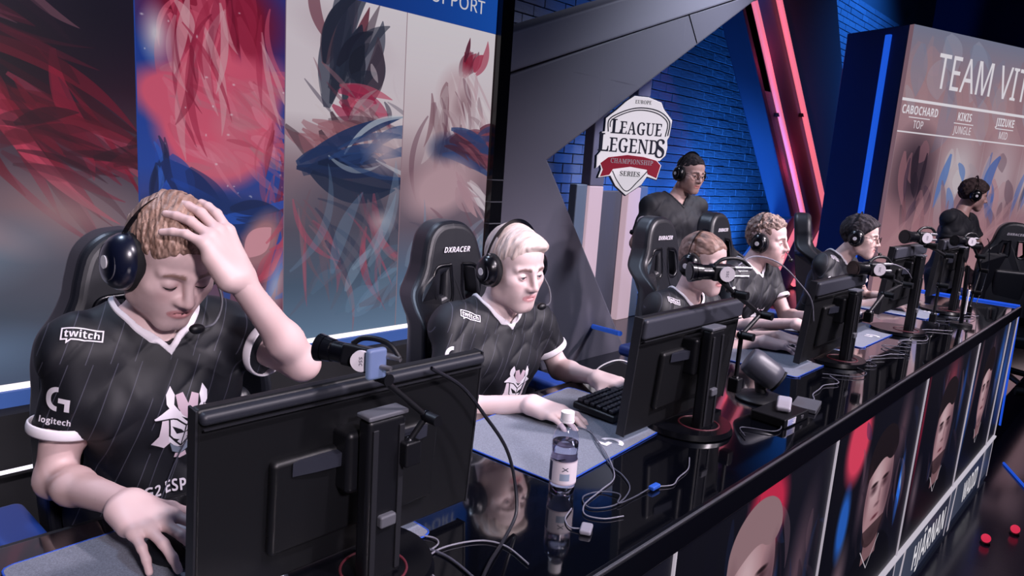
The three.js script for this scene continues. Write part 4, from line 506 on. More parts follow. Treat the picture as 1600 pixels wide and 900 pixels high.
// ------------------------------------------------------------------ monitors (screens face the players, so their backs show)
function makeMonitor(label, pos, turn, tilt, lift = 0, band = 0.05) {
  const t = thing('monitor', label, 'monitor', pos, turn, 'monitors on the player desk'), w = 0.515, h = 0.303, y0 = 0.02 + lift, hd = new THREE.Group();
  const mt = (g) => { rt(g, tilt); return g; }, up = (g, y, z) => mt(mv(g, 0, y, z));
  const P = (name, g, m) => part(t, name, g, m);
  const body = P('casing', merge(up(rbox(w, h, 0.022, 0.006, 3), y0 + h / 2, 0), up(rbox(w * 0.6, h * 0.5, 0.02, 0.009, 3), y0 + h * 0.42, 0.016)), std(0x07080d, 0.5)); part(body, 'screen', up(box(w - 0.02, h - 0.02, 0.002), y0 + h / 2, -0.0118), glow(0x6f86c8, 0.25, 0x050508)); part(body, 'top_band', up(rbox(w - 0.004, band, 0.03, 0.008, 3), y0 + h - band / 2 - 0.003, 0.008), band < 0.04 ? std(0x22242d, 0.5) : std(0x33353f, 0.5)); part(body, 'band_groove', up(box(w - 0.01, 0.002, 0.004), y0 + h - band - 0.006, 0.022), M.dark); for (const s of [-1, 1]) part(body, 'bezel', mt(mv(rbox(0.004, h, 0.024, 0.001, 1), s * (w / 2), y0 + h / 2, 0)), M.dark);
  const lump = new THREE.CylinderGeometry(0.3, 0.3, 0.022, 40, 1, false, -0.62, 1.24); lump.scale(0.72, 1, 0.2); part(body, 'back_bulge', mt(mv(lump, 0, y0 + h - 0.115, -0.02)), std(0x2a2c36, 0.35));
  P('stand_column', mv(rbox(0.07, 0.27 + lift, 0.03, 0.008, 3), 0, 0.14 + lift / 2, 0.085), M.black); part(t, 'column_cap', mv(rbox(0.074, 0.008, 0.034, 0.003), 0, 0.278 + lift, 0.085), M.grey); part(t, 'column_rail', mv(rbox(0.01, 0.24, 0.004, 0.0015, 1), -0.024, 0.14, 0.1015), M.dark); part(t, 'column_rail', mv(rbox(0.01, 0.24, 0.004, 0.0015, 1), 0.024, 0.14, 0.1015), M.dark);
  part(t, 'mount', mv(rbox(0.1, 0.1, 0.05, 0.01), 0, 0.2 + lift, 0.045), M.black); const b = part(t, 'stand_base', mv(cyl(0.115, 0.12, 0.014, 48), 0, 0.008, 0.04), M.blackGloss); part(b, 'red_ring', mv(rt(new THREE.TorusGeometry(0.052, 0.0022, 8, 48), Math.PI / 2), 0, 0.015, 0.075), glow(0xc04054, 0.03, 0x5a2430)); part(t, 'cable_clip', mv(rbox(0.03, 0.02, 0.02, 0.004), 0, 0.11, 0.1), M.grey);
  return t;
}
const mons = [[[0.62, 0.752, -0.905], 0, 'nearest black monitor, its back to the camera in front of the player holding his forehead'], [[1.655, 0.752, -0.9], 0, 'second black monitor from the camera, right of the water bottle, grey band across its top'], [[2.75, 0.752, -0.9], 0, 'third black monitor from the camera, right of the grey drum-shaped device'], [[3.6, 0.752, -0.9], 0, 'fourth black monitor, in front of the player with dark fringe and glasses'], [[4.46, 0.752, -0.9], 0, 'farthest black monitor, in front of the lit picture board at right']];
const mon0 = makeMonitor(mons[0][2], mons[0][0], mons[0][1], 0.07, 0, 0.018), mon1 = makeMonitor(mons[1][2], mons[1][0], mons[1][1], 0.07); copyOf(mon1, 'monitor', mons[2][2], mons[2][0], mons[2][1]);
const mon3 = makeMonitor(mons[3][2], mons[3][0], mons[3][1], 0.07, 0.085); copyOf(mon3, 'monitor', mons[4][2], mons[4][0], mons[4][1]);
// ------------------------------------------------------------------ the players
const shirtBadges = (o = {}) => [{ name: 'chest_emblem', x: o.x ?? 0.0, y: o.y ?? -0.2, w: 0.105 * (o.k || 1), h: 0.1575 * (o.k || 1), m: maskMat, label: 'white horned mask emblem' }, { name: 'chest_lettering', x: o.x ?? 0, y: (o.y ?? -0.2) - 0.118 * (o.k || 1), w: 0.17, h: 0.043, m: chestMat, label: 'white G2 ESPORTS lettering' }, { name: 'shoulder_badge', x: -0.12, y: -0.03, w: 0.07, h: 0.03, m: shoulderMat, n: o.sn || [-0.2, 0.75, 0.6], label: 'white outlined twitch badge' }, { name: 'sleeve_badge', on: 'right', t: o.st ?? 0.36, w: 0.066, h: 0.0825, m: sleeveMat, n: o.bn || [-0.55, 0.1, 0.8], label: 'white sleeve logo' }];
const palmDown = [[0.1, 0.45, 0.3], [0.12, 0.5, 0.3], [0.15, 0.5, 0.3], [0.2, 0.4, 0.3]];
const P1 = person({ label: 'blond seated player in black jersey holding his forehead with his left hand, nearest the camera', root: [0.46, 0, -1.5], head: [0.51, 1.196, -1.335], yaw: 3, pitch: 29, roll: -3, s: 0.895, cheek: 1.12, jaw: 1.04, skin: [0.68, 0.49, 0.48],
  RS: [0.37, 1.02, -1.405], LS: [0.64, 1.035, -1.39], hip: [0.51, 0.52, -1.5], RE: [0.328, 0.785, -1.41], RW: [0.368, 0.822, -1.17], LE: [0.7, 1.0, -1.19], LW: [0.562, 1.178, -1.165],
  RH: { d: [0.24, -0.12, 0.9], n: [-0.15, 0.98, 0.15], curl: [[0.05, 0.3, 0.25], [0.08, 0.35, 0.25], [0.12, 0.4, 0.3], [0.2, 0.4, 0.3]], spread: 0.9, s: 0.97 }, LH: { d: [-0.25, 0.8, -0.4], n: [0.3, 0.45, 0.85], curl: [[0.35, 0.3, 0.15], [0.4, 0.35, 0.15], [0.45, 0.35, 0.15], [0.5, 0.4, 0.2]], spread: 1.1, s: 1.03, thumb: [[0.5, 0.5, -0.6], [0.8, 0.2, -0.7], [0.9, 0, -0.4]] },
  eye: 0, browCol: [0.22, 0.12, 0.09], handRes: 0.0028, headRes: 0.0028, jerseyRes: 0.006, badges: shirtBadges({ x: 0.02, y: -0.125, k: 1.15 }),
  hair: { side: 0.002, top: 0.018, back: 0.004, front: 0.012, line: 0.077, openW: 0.058, jag: 2.2, amp: 0.0036, flow: [110, 60, 24], swirl: 0.7, low: -0.055, dark: [0.16, 0.085, 0.06], light: [0.55, 0.36, 0.29], extra: [ell([0.02, 0.1, 0.045], [0.045, 0.022, 0.04])] } });
headset(P1, 'dark blue headset worn by the player holding his forehead', { top: 0.129, tilt: -0.25, mic: 1, wide: 0.09, cup: 1.2 });
const P2 = person({ label: 'pale blond seated player in black jersey working mouse and keyboard behind the water bottle', root: [1.46, 0, -1.55], head: [1.5, 1.113, -1.385], yaw: -6, pitch: 13, roll: 3, s: 0.95, skin: [0.74, 0.57, 0.56],
  RS: [1.335, 0.93, -1.46], LS: [1.655, 0.925, -1.42], hip: [1.47, 0.5, -1.52], RE: [1.24, 0.735, -1.36], RW: [1.35, 0.79, -1.155], LE: [1.735, 0.76, -1.37], LW: [1.68, 0.79, -1.19],
  RH: { d: [0.3, -0.12, 0.95], n: [-0.05, 0.98, 0.12], curl: palmDown, spread: 0.6 }, LH: { d: [0.35, -0.12, 0.9], n: [0, 0.97, 0.2], curl: palmDown, spread: 0.6 },
  eye: 0.0036, gaze: [0.1, -0.45], browCol: [0.15, 0.08, 0.07], lip: [0.62, 0.26, 0.28], jaw: 1.12, beard: 0.15, beardCol: [0.45, 0.28, 0.24], vee: 0.025, jerseyRes: 0.006, wide: 1.0, badges: shirtBadges({ x: 0.03, y: -0.155 }),
  hair: { side: 0.0, top: 0.009, back: 0.004, front: 0.008, line: 0.076, amp: 0.0022, flow: [12, 22, 120], swirl: 0.3, low: -0.05, dark: [0.5, 0.37, 0.33], light: [0.85, 0.73, 0.68], extra: [ell([0.012, 0.088, 0.05], [0.056, 0.022, 0.04])] } });
headset(P2, 'black headset worn by the pale blond player behind the water bottle', { top: 0.135, tilt: -0.12, mic: 1, mat: M.blackGloss, wide: 0.096 });
const P3 = person({ label: 'seated player with headset whose face is hidden behind the camera on the second monitor', root: [2.55, 0, -1.5], head: [2.571, 1.063, -1.348], yaw: -3, pitch: 6, roll: 0, s: 0.95, skin: [0.68, 0.49, 0.47],
  RS: [2.41, 0.87, -1.43], LS: [2.72, 0.87, -1.38], hip: [2.56, 0.47, -1.5], RE: [2.46, 0.7, -1.3], RW: [2.66, 0.785, -1.1], LE: [2.82, 0.72, -1.3], LW: [2.8, 0.785, -1.1],
  RH: { d: [0.45, -0.1, 0.85], n: [0, 0.98, 0.12], curl: palmDown, spread: 0.6 }, LH: { d: [0.1, -0.1, 0.95], n: [0, 0.98, 0.12], curl: palmDown }, eye: 0.003, gaze: [0, -0.4], browCol: [0.25, 0.14, 0.11], handRes: 0.004, headRes: 0.0035, badges: shirtBadges(),
  hair: { side: 0.0, top: 0.008, back: 0.003, front: 0.006, line: 0.07, amp: 0.003, flow: [70, 40, 20], low: -0.05, dark: [0.16, 0.09, 0.07], light: [0.48, 0.3, 0.25] }, hairRes: 0.0035 });
headset(P3, 'black headset worn by the player whose face is hidden by the camera', { top: 0.133, mic: 1, mat: M.blackGloss, wide: 0.096 });
const P4 = person({ label: 'seated player with braided-looking undercut hair and moustache, eyes on the third monitor', root: [3.38, 0, -1.6], head: [3.381, 1.112, -1.445], yaw: 4, pitch: 2, roll: 2, s: 0.95, skin: [0.68, 0.48, 0.46],
  RS: [3.2, 0.935, -1.53], LS: [3.5, 0.94, -1.47], hip: [3.37, 0.48, -1.58], RE: [3.1, 0.72, -1.42], RW: [3.08, 0.795, -1.14], LE: [3.48, 0.74, -1.34], LW: [3.22, 0.81, -1.13],
  RH: { d: [0.25, -0.15, 0.9], n: [-0.1, 0.98, 0.12], curl: palmDown, spread: 0.7 }, LH: { d: [0.2, -0.15, 0.9], n: [0, 0.98, 0.12], curl: palmDown }, eye: 0.0034, gaze: [0.1, -0.2], browCol: [0.12, 0.07, 0.06], beard: 0.4, beardCol: [0.22, 0.12, 0.1], handRes: 0.004, headRes: 0.0035, badges: shirtBadges({ bn: [-0.7, 0.1, 0.7] }),
  hair: { side: -0.002, top: 0.018, back: 0.003, front: 0.012, line: 0.074, jag: 1.5, amp: 0.006, flow: [60, 50, 60], low: -0.04, dark: [0.1, 0.06, 0.05], light: [0.6, 0.43, 0.37], sideCol: [0.2, 0.12, 0.1] }, hairRes: 0.0035 });
headset(P4, 'black headset worn by the player with undercut hair', { top: 0.137, mic: 1, mat: M.blackGloss, wide: 0.096 });
const P5 = person({ label: 'seated player with dark fringe and round glasses leaning forward, farthest along the desk', root: [4.32, 0, -1.52], head: [4.36, 1.116, -1.316], yaw: 7, pitch: 6, roll: 0, s: 0.95, skin: [0.68, 0.48, 0.44],
  RS: [4.2, 0.93, -1.44], LS: [4.5, 0.94, -1.4], hip: [4.32, 0.47, -1.54], RE: [4.12, 0.7, -1.33], RW: [4.2, 0.79, -1.1], LE: [4.56, 0.74, -1.3], LW: [4.5, 0.79, -1.1],
  RH: { d: [0.2, -0.1, 0.95], n: [0, 0.98, 0.12], curl: palmDown }, LH: { d: [0, -0.1, 0.95], n: [0, 0.98, 0.12], curl: palmDown }, eye: 0.0026, gaze: [0, -0.35], browCol: [0.03, 0.02, 0.02], handRes: 0.0045, headRes: 0.004, jerseyRes: 0.009, badges: shirtBadges({ bn: [-0.7, 0.1, 0.7] }),
  hair: { side: 0.006, top: 0.014, back: 0.01, front: 0.02, matt: true, line: 0.044, jag: 2.6, openW: 0.06, amp: 0.005, flow: [90, 30, 40], low: -0.05, dark: [0.012, 0.011, 0.014], light: [0.07, 0.06, 0.07] }, hairRes: 0.004 });
headset(P5, 'black headset worn by the player with dark fringe and glasses', { top: 0.142, mic: 1, mat: M.blackGloss, wide: 0.1 }); glasses(P5, 'thin round glasses worn by the player with dark fringe');
const plainShirt = new THREE.MeshPhysicalMaterial({ color: 0x1b1c24, roughness: 0.7, sheen: 0.4, sheenColor: new THREE.Color(0x3a4056), bumpMap: fabricBump, bumpScale: 0.0003 });
const COACH = person({ label: 'standing man in black V-neck shirt with headset and glasses looking down beside the round emblem', root: [3.98, 0, -2.36], head: [4.015, 1.405, -2.262], yaw: -18, pitch: 10, roll: -2, s: 0.93, skin: [0.54, 0.34, 0.3], stand: true, arm: 1.1, girth: 1.15,
  RS: [3.78, 1.2, -2.38], LS: [4.15, 1.205, -2.26], hip: [3.98, 0.74, -2.36], RE: [3.69, 0.96, -2.4], RW: [3.72, 0.76, -2.3], LE: [4.24, 0.96, -2.26], LW: [4.2, 0.75, -2.16], RH: { d: [0, -1, 0.1], n: [-1, 0, 0.2], curl: palmDown }, LH: { d: [0, -1, 0.1], n: [1, 0, 0.2], curl: palmDown },
  eye: 0.003, gaze: [0, -0.4], browCol: [0.03, 0.02, 0.02], beard: 0.25, beardCol: [0.1, 0.06, 0.05], jaw: 1.1, wide: 1.03, shirtMat: plainShirt, trimMat: plainShirt, vee: 0.01, handRes: 0.005, headRes: 0.004, jerseyRes: 0.009, sleeve: 0.8, badges: [{ name: 'sleeve_badge', on: 'right', t: 0.45, w: 0.085, h: 0.085, m: roundMat, n: [-0.85, 0, 0.5], label: 'round grey sleeve badge' }],
  hair: { side: 0.0, top: 0.008, back: 0.004, front: 0.006, matt: true, line: 0.07, jag: 1.6, amp: 0.004, flow: [70, 70, 70], low: -0.045, dark: [0.012, 0.01, 0.012], light: [0.05, 0.04, 0.045] }, hairRes: 0.004 });
headset(COACH, 'black headset worn by the standing man in black', { top: 0.138, mic: 0, mat: M.blackGloss }); glasses(COACH, 'dark framed glasses worn by the standing man');
const STAFF = person({ label: 'distant standing person in dark top and headset in front of the lit picture board', root: [6.42, 0, -1.25], head: [6.56, 1.39, -1.2], yaw: 25, pitch: 12, roll: 0, s: 0.93, skin: [0.5, 0.3, 0.27], stand: true,
  RS: [6.3, 1.19, -1.28], LS: [6.6, 1.19, -1.2], hip: [6.42, 0.74, -1.28], RE: [6.28, 0.96, -1.26], RW: [6.42, 0.8, -1.1], LE: [6.68, 0.98, -1.12], LW: [6.72, 0.8, -1.02], RH: { d: [0.2, -1, 0.2], n: [-1, 0, 0.2], curl: palmDown }, LH: { d: [0, -1, 0.3], n: [1, 0, 0.2], curl: palmDown },
  eye: 0.003, browCol: [0.05, 0.03, 0.03], shirtMat: plainShirt, trimMat: plainShirt, handRes: 0.006, headRes: 0.005, jerseyRes: 0.01, res: 1.2, hair: { side: 0.008, top: 0.018, back: 0.014, front: 0.016, matt: true, line: 0.06, amp: 0.004, flow: [50, 50, 50], low: -0.07, dark: [0.02, 0.014, 0.014], light: [0.09, 0.06, 0.06] }, hairRes: 0.005 });
headset(STAFF, 'headset worn by the distant person in front of the picture board', { top: 0.155, mic: 0, mat: M.blackGloss, wide: 0.106 });
// ------------------------------------------------------------------ on the desk
const padTex = dataTex(128, (u, v) => 0.8 + 0.2 * h3(Math.floor(u * 128), Math.floor(v * 128), 9), true); padTex.repeat.set(6, 6);
const padMat = std(0x858a98, 0.92, { map: padTex });
function rr(w, h, r) { const s = new THREE.Shape(); s.moveTo(-w / 2 + r, -h / 2); s.lineTo(w / 2 - r, -h / 2); s.absarc(w / 2 - r, -h / 2 + r, r, -Math.PI / 2, 0); s.lineTo(w / 2, h / 2 - r); s.absarc(w / 2 - r, h / 2 - r, r, 0, Math.PI / 2); s.lineTo(-w / 2 + r, h / 2); s.absarc(-w / 2 + r, h / 2 - r, r, Math.PI / 2, Math.PI); s.lineTo(-w / 2, -h / 2 + r); s.absarc(-w / 2 + r, -h / 2 + r, r, Math.PI, Math.PI * 1.5); return s; }
function makePad(label, pos, turn) { const t = thing('mouse_pad', label, 'mouse pad', pos, turn, 'mouse pads on the player desk'), w = 0.56, d = 0.36; const g = new THREE.ExtrudeGeometry(rr(w, d, 0.015), { depth: 0.003, bevelEnabled: false, curveSegments: 6 }); g.rotateX(-Math.PI / 2); part(t, 'mat', g, padMat); const e = rr(w, d, 0.015).getSpacedPoints(120).map((p) => V(p.x, 0.0022, -p.y)); part(t, 'stitched_edge', new THREE.TubeGeometry(new THREE.CatmullRomCurve3(e, true), 240, 0.0019, 6, true), std(0x1f4cb4, 0.5)); part(t, 'logo', mv(rt(new THREE.PlaneGeometry(0.07, 0.07), -Math.PI / 2, Math.PI), 0.0, 0.0036, 0.135), gMat); return t; }
const pads = [[[0.49, 0.7505, -1.04], 0.04, 'grey mouse pad under the right hand of the player holding his forehead'], [[1.37, 0.7505, -1.045], 0.08, 'grey blue-edged mouse pad behind the water bottle'], [[2.66, 0.7505, -1.03], 0, 'grey mouse pad behind the drum-shaped device and third monitor'], [[3.35, 0.7505, -1.03], 0, 'grey mouse pad under the hands of the player with undercut hair'], [[4.35, 0.7505, -1.03], 0, 'farthest grey mouse pad, in front of the player with dark fringe']];
const pad0 = makePad(pads[0][2], pads[0][0], pads[0][1]); pads.slice(1).forEach(([p, a, l]) => copyOf(pad0, 'mouse_pad', l, p, a));
// mice
const mouseGeo = surface(U(0.02, ell([0, 0.008, 0], [0.029, 0.021, 0.052]), ell([0, 0.008, -0.018], [0.03, 0.023, 0.034])), [-0.05, 0.0, -0.07], [0.05, 0.05, 0.07], 0.0035); { const P = mouseGeo.attributes.position; for (let i = 0; i < P.count; i++) if (P.getY(i) < 0.001) P.setY(i, 0.001); }
function makeMouse(label, pos, turn) { const t = thing('computer_mouse', label, 'mouse', pos, turn, 'computer mice on the pads'); part(t, 'shell', mouseGeo, M.black); part(t, 'scroll_wheel', rt(mv(cyl(0.008, 0.008, 0.006, 16), 0, 0, 0), 0, 0, Math.PI / 2), M.grey, [0, 0.023, 0.03]); return t; }
const ms = [[[0.41, 0.7545, -1.075], 0.25, 'black mouse under the hand of the player holding his forehead'], [[1.385, 0.7545, -1.085], 0.3, 'black mouse under the hand of the pale blond player'], [[2.705, 0.7545, -1.03], 0.4, 'black mouse under the hand near the drum-shaped device'], [[3.11, 0.7545, -1.075], 0.2, 'black mouse under the hand of the player with undercut hair']];
const mouse0 = makeMouse(ms[0][2], ms[0][0], ms[0][1]); ms.slice(1).forEach(([p, a, l]) => copyOf(mouse0, 'computer_mouse', l, p, a));
// keyboard
function makeKeyboard(label, pos, turn) {
  const t = thing('keyboard', label, 'keyboard', pos, turn, 'keyboards on the player desk'); part(t, 'case', rt(mv(rbox(0.36, 0.02, 0.135, 0.006, 2), 0, 0.014, 0), -0.06), M.black); const one = rbox(0.016, 0.009, 0.0155, 0.0025, 1), wide = rbox(0.03, 0.009, 0.0155, 0.0025, 1), space = rbox(0.115, 0.009, 0.0155, 0.0025, 1), km = std(0x24252e, 0.45);
  for (let r = 0; r < 6; r++) for (let c = 0; c < 18; c++) { const x = -0.161 + c * 0.019, z = -0.05 + r * 0.02; if (r === 5 && c > 3 && c < 10) { if (c === 6) part(t, 'key', space, km, [x, 0.029 + z * -0.06, z], [-0.06, 0, 0]); continue; } part(t, 'key', one, km, [x, 0.029 + z * 0.06, z], [-0.06, 0, 0]); }
  return t;
}
const kb0 = makeKeyboard('black keyboard under the left hand of the pale blond player', [1.66, 0.755, -1.055], Math.PI + 0.06);
copyOf(kb0, 'keyboard', 'black keyboard under the left hand of the player with undercut hair', [3.42, 0.755, -1.08], Math.PI);
// water bottle
{
  const t = thing('water_bottle', 'clear plastic water bottle with white cap and pale label at the desk edge', 'bottle', [1.085, 0.7505, -0.825]), pr = [[0, 0.003], [0.018, 0.0], [0.026, 0.003], [0.0275, 0.01], [0.0265, 0.02], [0.0275, 0.026], [0.0275, 0.09], [0.026, 0.094], [0.0275, 0.1], [0.0275, 0.116], [0.024, 0.132], [0.0165, 0.146], [0.012, 0.152], [0.0115, 0.162]].map(([r, y]) => new THREE.Vector2(r, y));
  part(t, 'body', new THREE.LatheGeometry(pr, 48), new THREE.MeshPhysicalMaterial({ color: 0xf4f6ff, roughness: 0.06, transmission: 1, thickness: 0, ior: 1.45, specularIntensity: 1 }));
  const wp = [[0, 0.005], [0.0255, 0.005], [0.0265, 0.02], [0.0265, 0.088], [0.0255, 0.094], [0.0265, 0.1], [0.0265, 0.112], [0, 0.112]].map(([r, y]) => new THREE.Vector2(r, y)); part(t, 'water', new THREE.LatheGeometry(wp, 48), new THREE.MeshPhysicalMaterial({ color: 0xffffff, roughness: 0.02, transmission: 1, thickness: 0.04, ior: 1.33, attenuationColor: new THREE.Color(0xdfe8ff), attenuationDistance: 0.4 }));
  const lab = canvasTex(512, 256, (c) => { c.fillStyle = '#d9cfd8'; c.fillRect(0, 0, 512, 256); c.fillStyle = '#b7a9b6'; c.fillRect(0, 0, 512, 14); c.fillRect(0, 242, 512, 14); for (const x of [120, 376]) { c.fillStyle = '#8c9ab0'; c.fillRect(x - 30, 130, 60, 76); c.strokeStyle = '#20283c'; c.lineWidth = 7; c.beginPath(); c.moveTo(x - 16, 60); c.lineTo(x + 20, 100); c.moveTo(x + 18, 62); c.lineTo(x - 18, 104); c.stroke(); } c.fillStyle = '#28304c'; c.fillRect(230, 20, 60, 216); });
  part(t, 'label', mv(new THREE.CylinderGeometry(0.0281, 0.0281, 0.05, 48, 1, true, 0.9), 0, 0.053, 0), new THREE.MeshStandardMaterial({ map: lab, roughness: 0.5, side: THREE.DoubleSide })); part(t, 'cap', merge(mv(cyl(0.0135, 0.0138, 0.016, 32), 0, 0.168, 0), mv(cyl(0.0145, 0.0145, 0.004, 32), 0, 0.157, 0)), M.white);
}
// drum-shaped device on a round base
{
  const t = thing('drum_device', 'dark grey drum-shaped device tilted on a round base between second and third monitors', 'speaker', [2.05, 0.7505, -0.83]); t.scale.setScalar(0.82);
  part(t, 'base', new THREE.LatheGeometry([[0, 0], [0.09, 0], [0.092, 0.01], [0.07, 0.018], [0.03, 0.026], [0, 0.03]].map(([r, y]) => new THREE.Vector2(r, y)), 40), M.black); part(t, 'neck', rod([0.0, 0.02, 0], [0.0, 0.08, -0.015], 0.02, 16), M.black);
  const b = part(t, 'drum', new THREE.LatheGeometry([[0, -0.075], [0.03, -0.075], [0.046, -0.066], [0.052, -0.04], [0.054, 0.03], [0.05, 0.055], [0.042, 0.064], [0, 0.064]].map(([r, y]) => new THREE.Vector2(r, y)), 48), std(0x4a4b56, 0.4), [0, 0.115, -0.01], [-1.05, 0.15, 0.35]); part(b, 'front_grille', mv(cyl(0.044, 0.046, 0.006, 40), 0, -0.074, 0), M.blackMatt);
}
// stacked boxes
{
  const t = thing('control_box', 'flat black device with white and blue sticker, at the desk edge right of second monitor', 'electronic box', [1.93, 0.7505, -0.72], -0.05); part(t, 'body', mv(rbox(0.15, 0.026, 0.1, 0.004), 0, 0.013, 0), M.black); part(t, 'sticker', mv(box(0.05, 0.018, 0.001), -0.035, 0.014, 0.0505), new THREE.MeshStandardMaterial({ map: canvasTex(160, 64, (c) => { c.fillStyle = '#c9c6d2'; c.fillRect(0, 0, 160, 64); c.fillStyle = '#2a55b4'; for (let y = 8; y < 60; y += 12) c.fillRect(8, y, 70 + ((y * 37) % 60), 6); }), roughness: 0.6 })); part(t, 'port', mv(rbox(0.014, 0.01, 0.004, 0.001), 0.03, 0.014, 0.05), M.steel);
  tag(part(scene, 'handset', mv(rt(rbox(0.1, 0.016, 0.04, 0.007, 3), 0, 0.35, 0.05), 1.95, 0.789, -0.72), std(0xa9a6b2, 0.5)), 'white handset lying on top of the flat black device', 'handset');
  tag(part(scene, 'card_stack', mv(rt(rbox(0.11, 0.012, 0.07, 0.002), 0, 0.2), 2.1, 0.7568, -0.71), M.grey), 'small grey stack of cards right of the flat black device', 'cards');
  tag(part(scene, 'pale_dongle', mv(rt(rbox(0.035, 0.01, 0.022, 0.004, 3), 0, 0.5), 1.0, 0.756, -0.695), std(0x8f8d99, 0.5)), 'small pale plug lying at the end of the cable right of the bottle', 'plug');
  const sh = thing('wedge_board', 'small dark pointed board with pale rim standing beside the pale blond player left hand', 'board', [1.85, 0.7505, -1.22], -0.6); const pts = [[-0.075, 0], [-0.07, 0.025], [0.0, 0.055], [0.06, 0.03], [0.07, 0]]; part(sh, 'board', slab(pts, 0.012, 0.002), M.dark); part(sh, 'rim', tubeGeo(pts.map(([x, y]) => [x, y + 0.003, -0.002]), 0.0025, 40, 6, 0.05), M.white);
}
// cables: each its own thing, resting on the desk
const cable = (label, pts, r, m, cat = 'cable') => tag(part(scene, 'cable', tubeGeo(pts, r * 0.78, pts.length * 12, 7), m), label, cat, 'loose cables on the desk');
const cGrey = std(0x4c4e5c, 0.45), cPale = std(0x7c7b88, 0.4), cDark = std(0x1a1b24, 0.45), dk = 0.7535;
cable('thick dark cable arching over the nearest monitor down to the desk left of the bottle', [[0.72, 1.08, -0.83], [0.79, 1.035, -0.83], [0.85, 0.97, -0.83], [0.9, 0.9, -0.82], [0.93, 0.83, -0.82], [0.92, 0.775, -0.8], [0.86, 0.756, -0.77], [0.78, dk + 0.002, -0.73], [0.7, dk + 0.002, -0.68]], 0.0042, cDark);
cable('dark cable running behind the nearest monitor stand towards the desk edge', [[0.69, 0.757, -0.985], [0.715, dk, -0.93], [0.724, dk, -0.869], [0.745, dk, -0.8], [0.735, dk, -0.7]], 0.003, cGrey);
cable('pale thin cable kinked beside the nearest monitor stand', [[0.72, dk, -0.915], [0.767, dk, -0.852], [0.76, dk, -0.835], [0.7, dk, -0.82], [0.675, dk, -0.79], [0.69, dk, -0.75], [0.7, dk, -0.69]], 0.0022, cPale);
cable('pale thin cable looping in a flat arc in front of the nearest monitor', [[0.69, dk, -0.76], [0.7, dk, -0.8], [0.74, dk, -0.82], [0.79, dk, -0.812], [0.831, dk, -0.788], [0.845, dk, -0.754], [0.835, dk, -0.69]], 0.0022, cPale);
cable('grey mouse cable trailing from the mouse pad behind the bottle into a loop', [[1.386, 0.758, -1.03], [1.393, 0.757, -0.993], [1.355, 0.757, -0.93], [1.29, 0.757, -0.85], [1.223, dk, -0.79], [1.158, dk, -0.775], [1.07, dk, -0.755], [1.045, dk, -0.73], [1.06, dk, -0.7], [1.1, dk, -0.68]], 0.0019, cPale);
cable('coiled thin grey cable right of the bottle ending in a blue plug', [[1.396, 0.757, -0.985], [1.33, 0.757, -0.91], [1.27, dk, -0.83], [1.25, dk, -0.785], [1.21, dk, -0.74], [1.12, dk, -0.718], [1.075, dk, -0.745], [1.1, dk, -0.78], [1.15, dk, -0.77], [1.165, dk + 0.003, -0.735], [1.13, dk + 0.003, -0.715], [1.18, dk, -0.712], [1.236, dk + 0.002, -0.711]], 0.0019, cGrey);
tag(part(scene, 'blue_plug', mv(rbox(0.03, 0.009, 0.014, 0.003), 1.253, 0.757, -0.707), std(0x2a5cc0, 0.5)), 'small blue cable plug right of the bottle', 'plug');
cable('thin pale cable continuing from the blue plug towards the second monitor', [[1.268, dk, -0.705], [1.3, dk, -0.69], [1.34, dk, -0.7], [1.4, dk, -0.71], [1.46, dk, -0.74]], 0.0018, cPale);
cable('short thin cable between the bottle base and the small pale plug', [[1.044, dk, -0.765], [1.0, dk, -0.745], [0.985, dk, -0.72], [0.995, 0.756, -0.7]], 0.0018, cPale);
const R9 = rng(99);
[[1.7, 2.0], [2.1, 2.5], [2.5, 2.95], [2.75, 3.1], [3.1, 3.6], [3.3, 3.85], [3.9, 4.4], [4.2, 4.75]].forEach(([a, b], i) => { const p = [], n = 6; for (let k = 0; k <= n; k++) p.push([a + ((b - a) * k) / n, dk + (k === 0 || k === n ? 0.002 : R9() * 0.004) + i * 0.0004, -0.68 - R9() * 0.13]); cable(['thin cable snaking from the second monitor foot past the flat black device', 'pale cable curling in front of the drum-shaped device', 'cable looping around the third monitor foot', 'short pale cable right of the third monitor', 'cable curling between third and fourth monitors', 'thin cable in front of the fourth monitor', 'cable curling between fourth and farthest monitors', 'thin cable at the far end of the desk'][i], p, 0.0022, i % 2 ? cPale : cGrey); });
// headset cables hanging over the jerseys
const drape = (P, label, pts) => tag(part(scene, 'headset_cable', tubeGeo(pts.map(([x, y]) => { const d = P.T.f.clone().negate(), hit = march(P.outer, P.T.world(x, y, 0.25), d, 0.4); return (hit || P.T.world(x, y, 0.12)).addScaledVector(d, -0.003); }), 0.0016, 80, 6), cGrey), label, 'cable');
drape(P1, 'thin headset cable hanging down the chest of the player holding his forehead', [[0.05, -0.08], [0.035, -0.14], [0.01, -0.22], [-0.03, -0.3], [-0.06, -0.36]]);
drape(P2, 'thin headset cable hanging down the chest of the pale blond player', [[0.06, -0.08], [0.05, -0.14], [0.035, -0.22], [0.0, -0.3], [-0.02, -0.36]]);

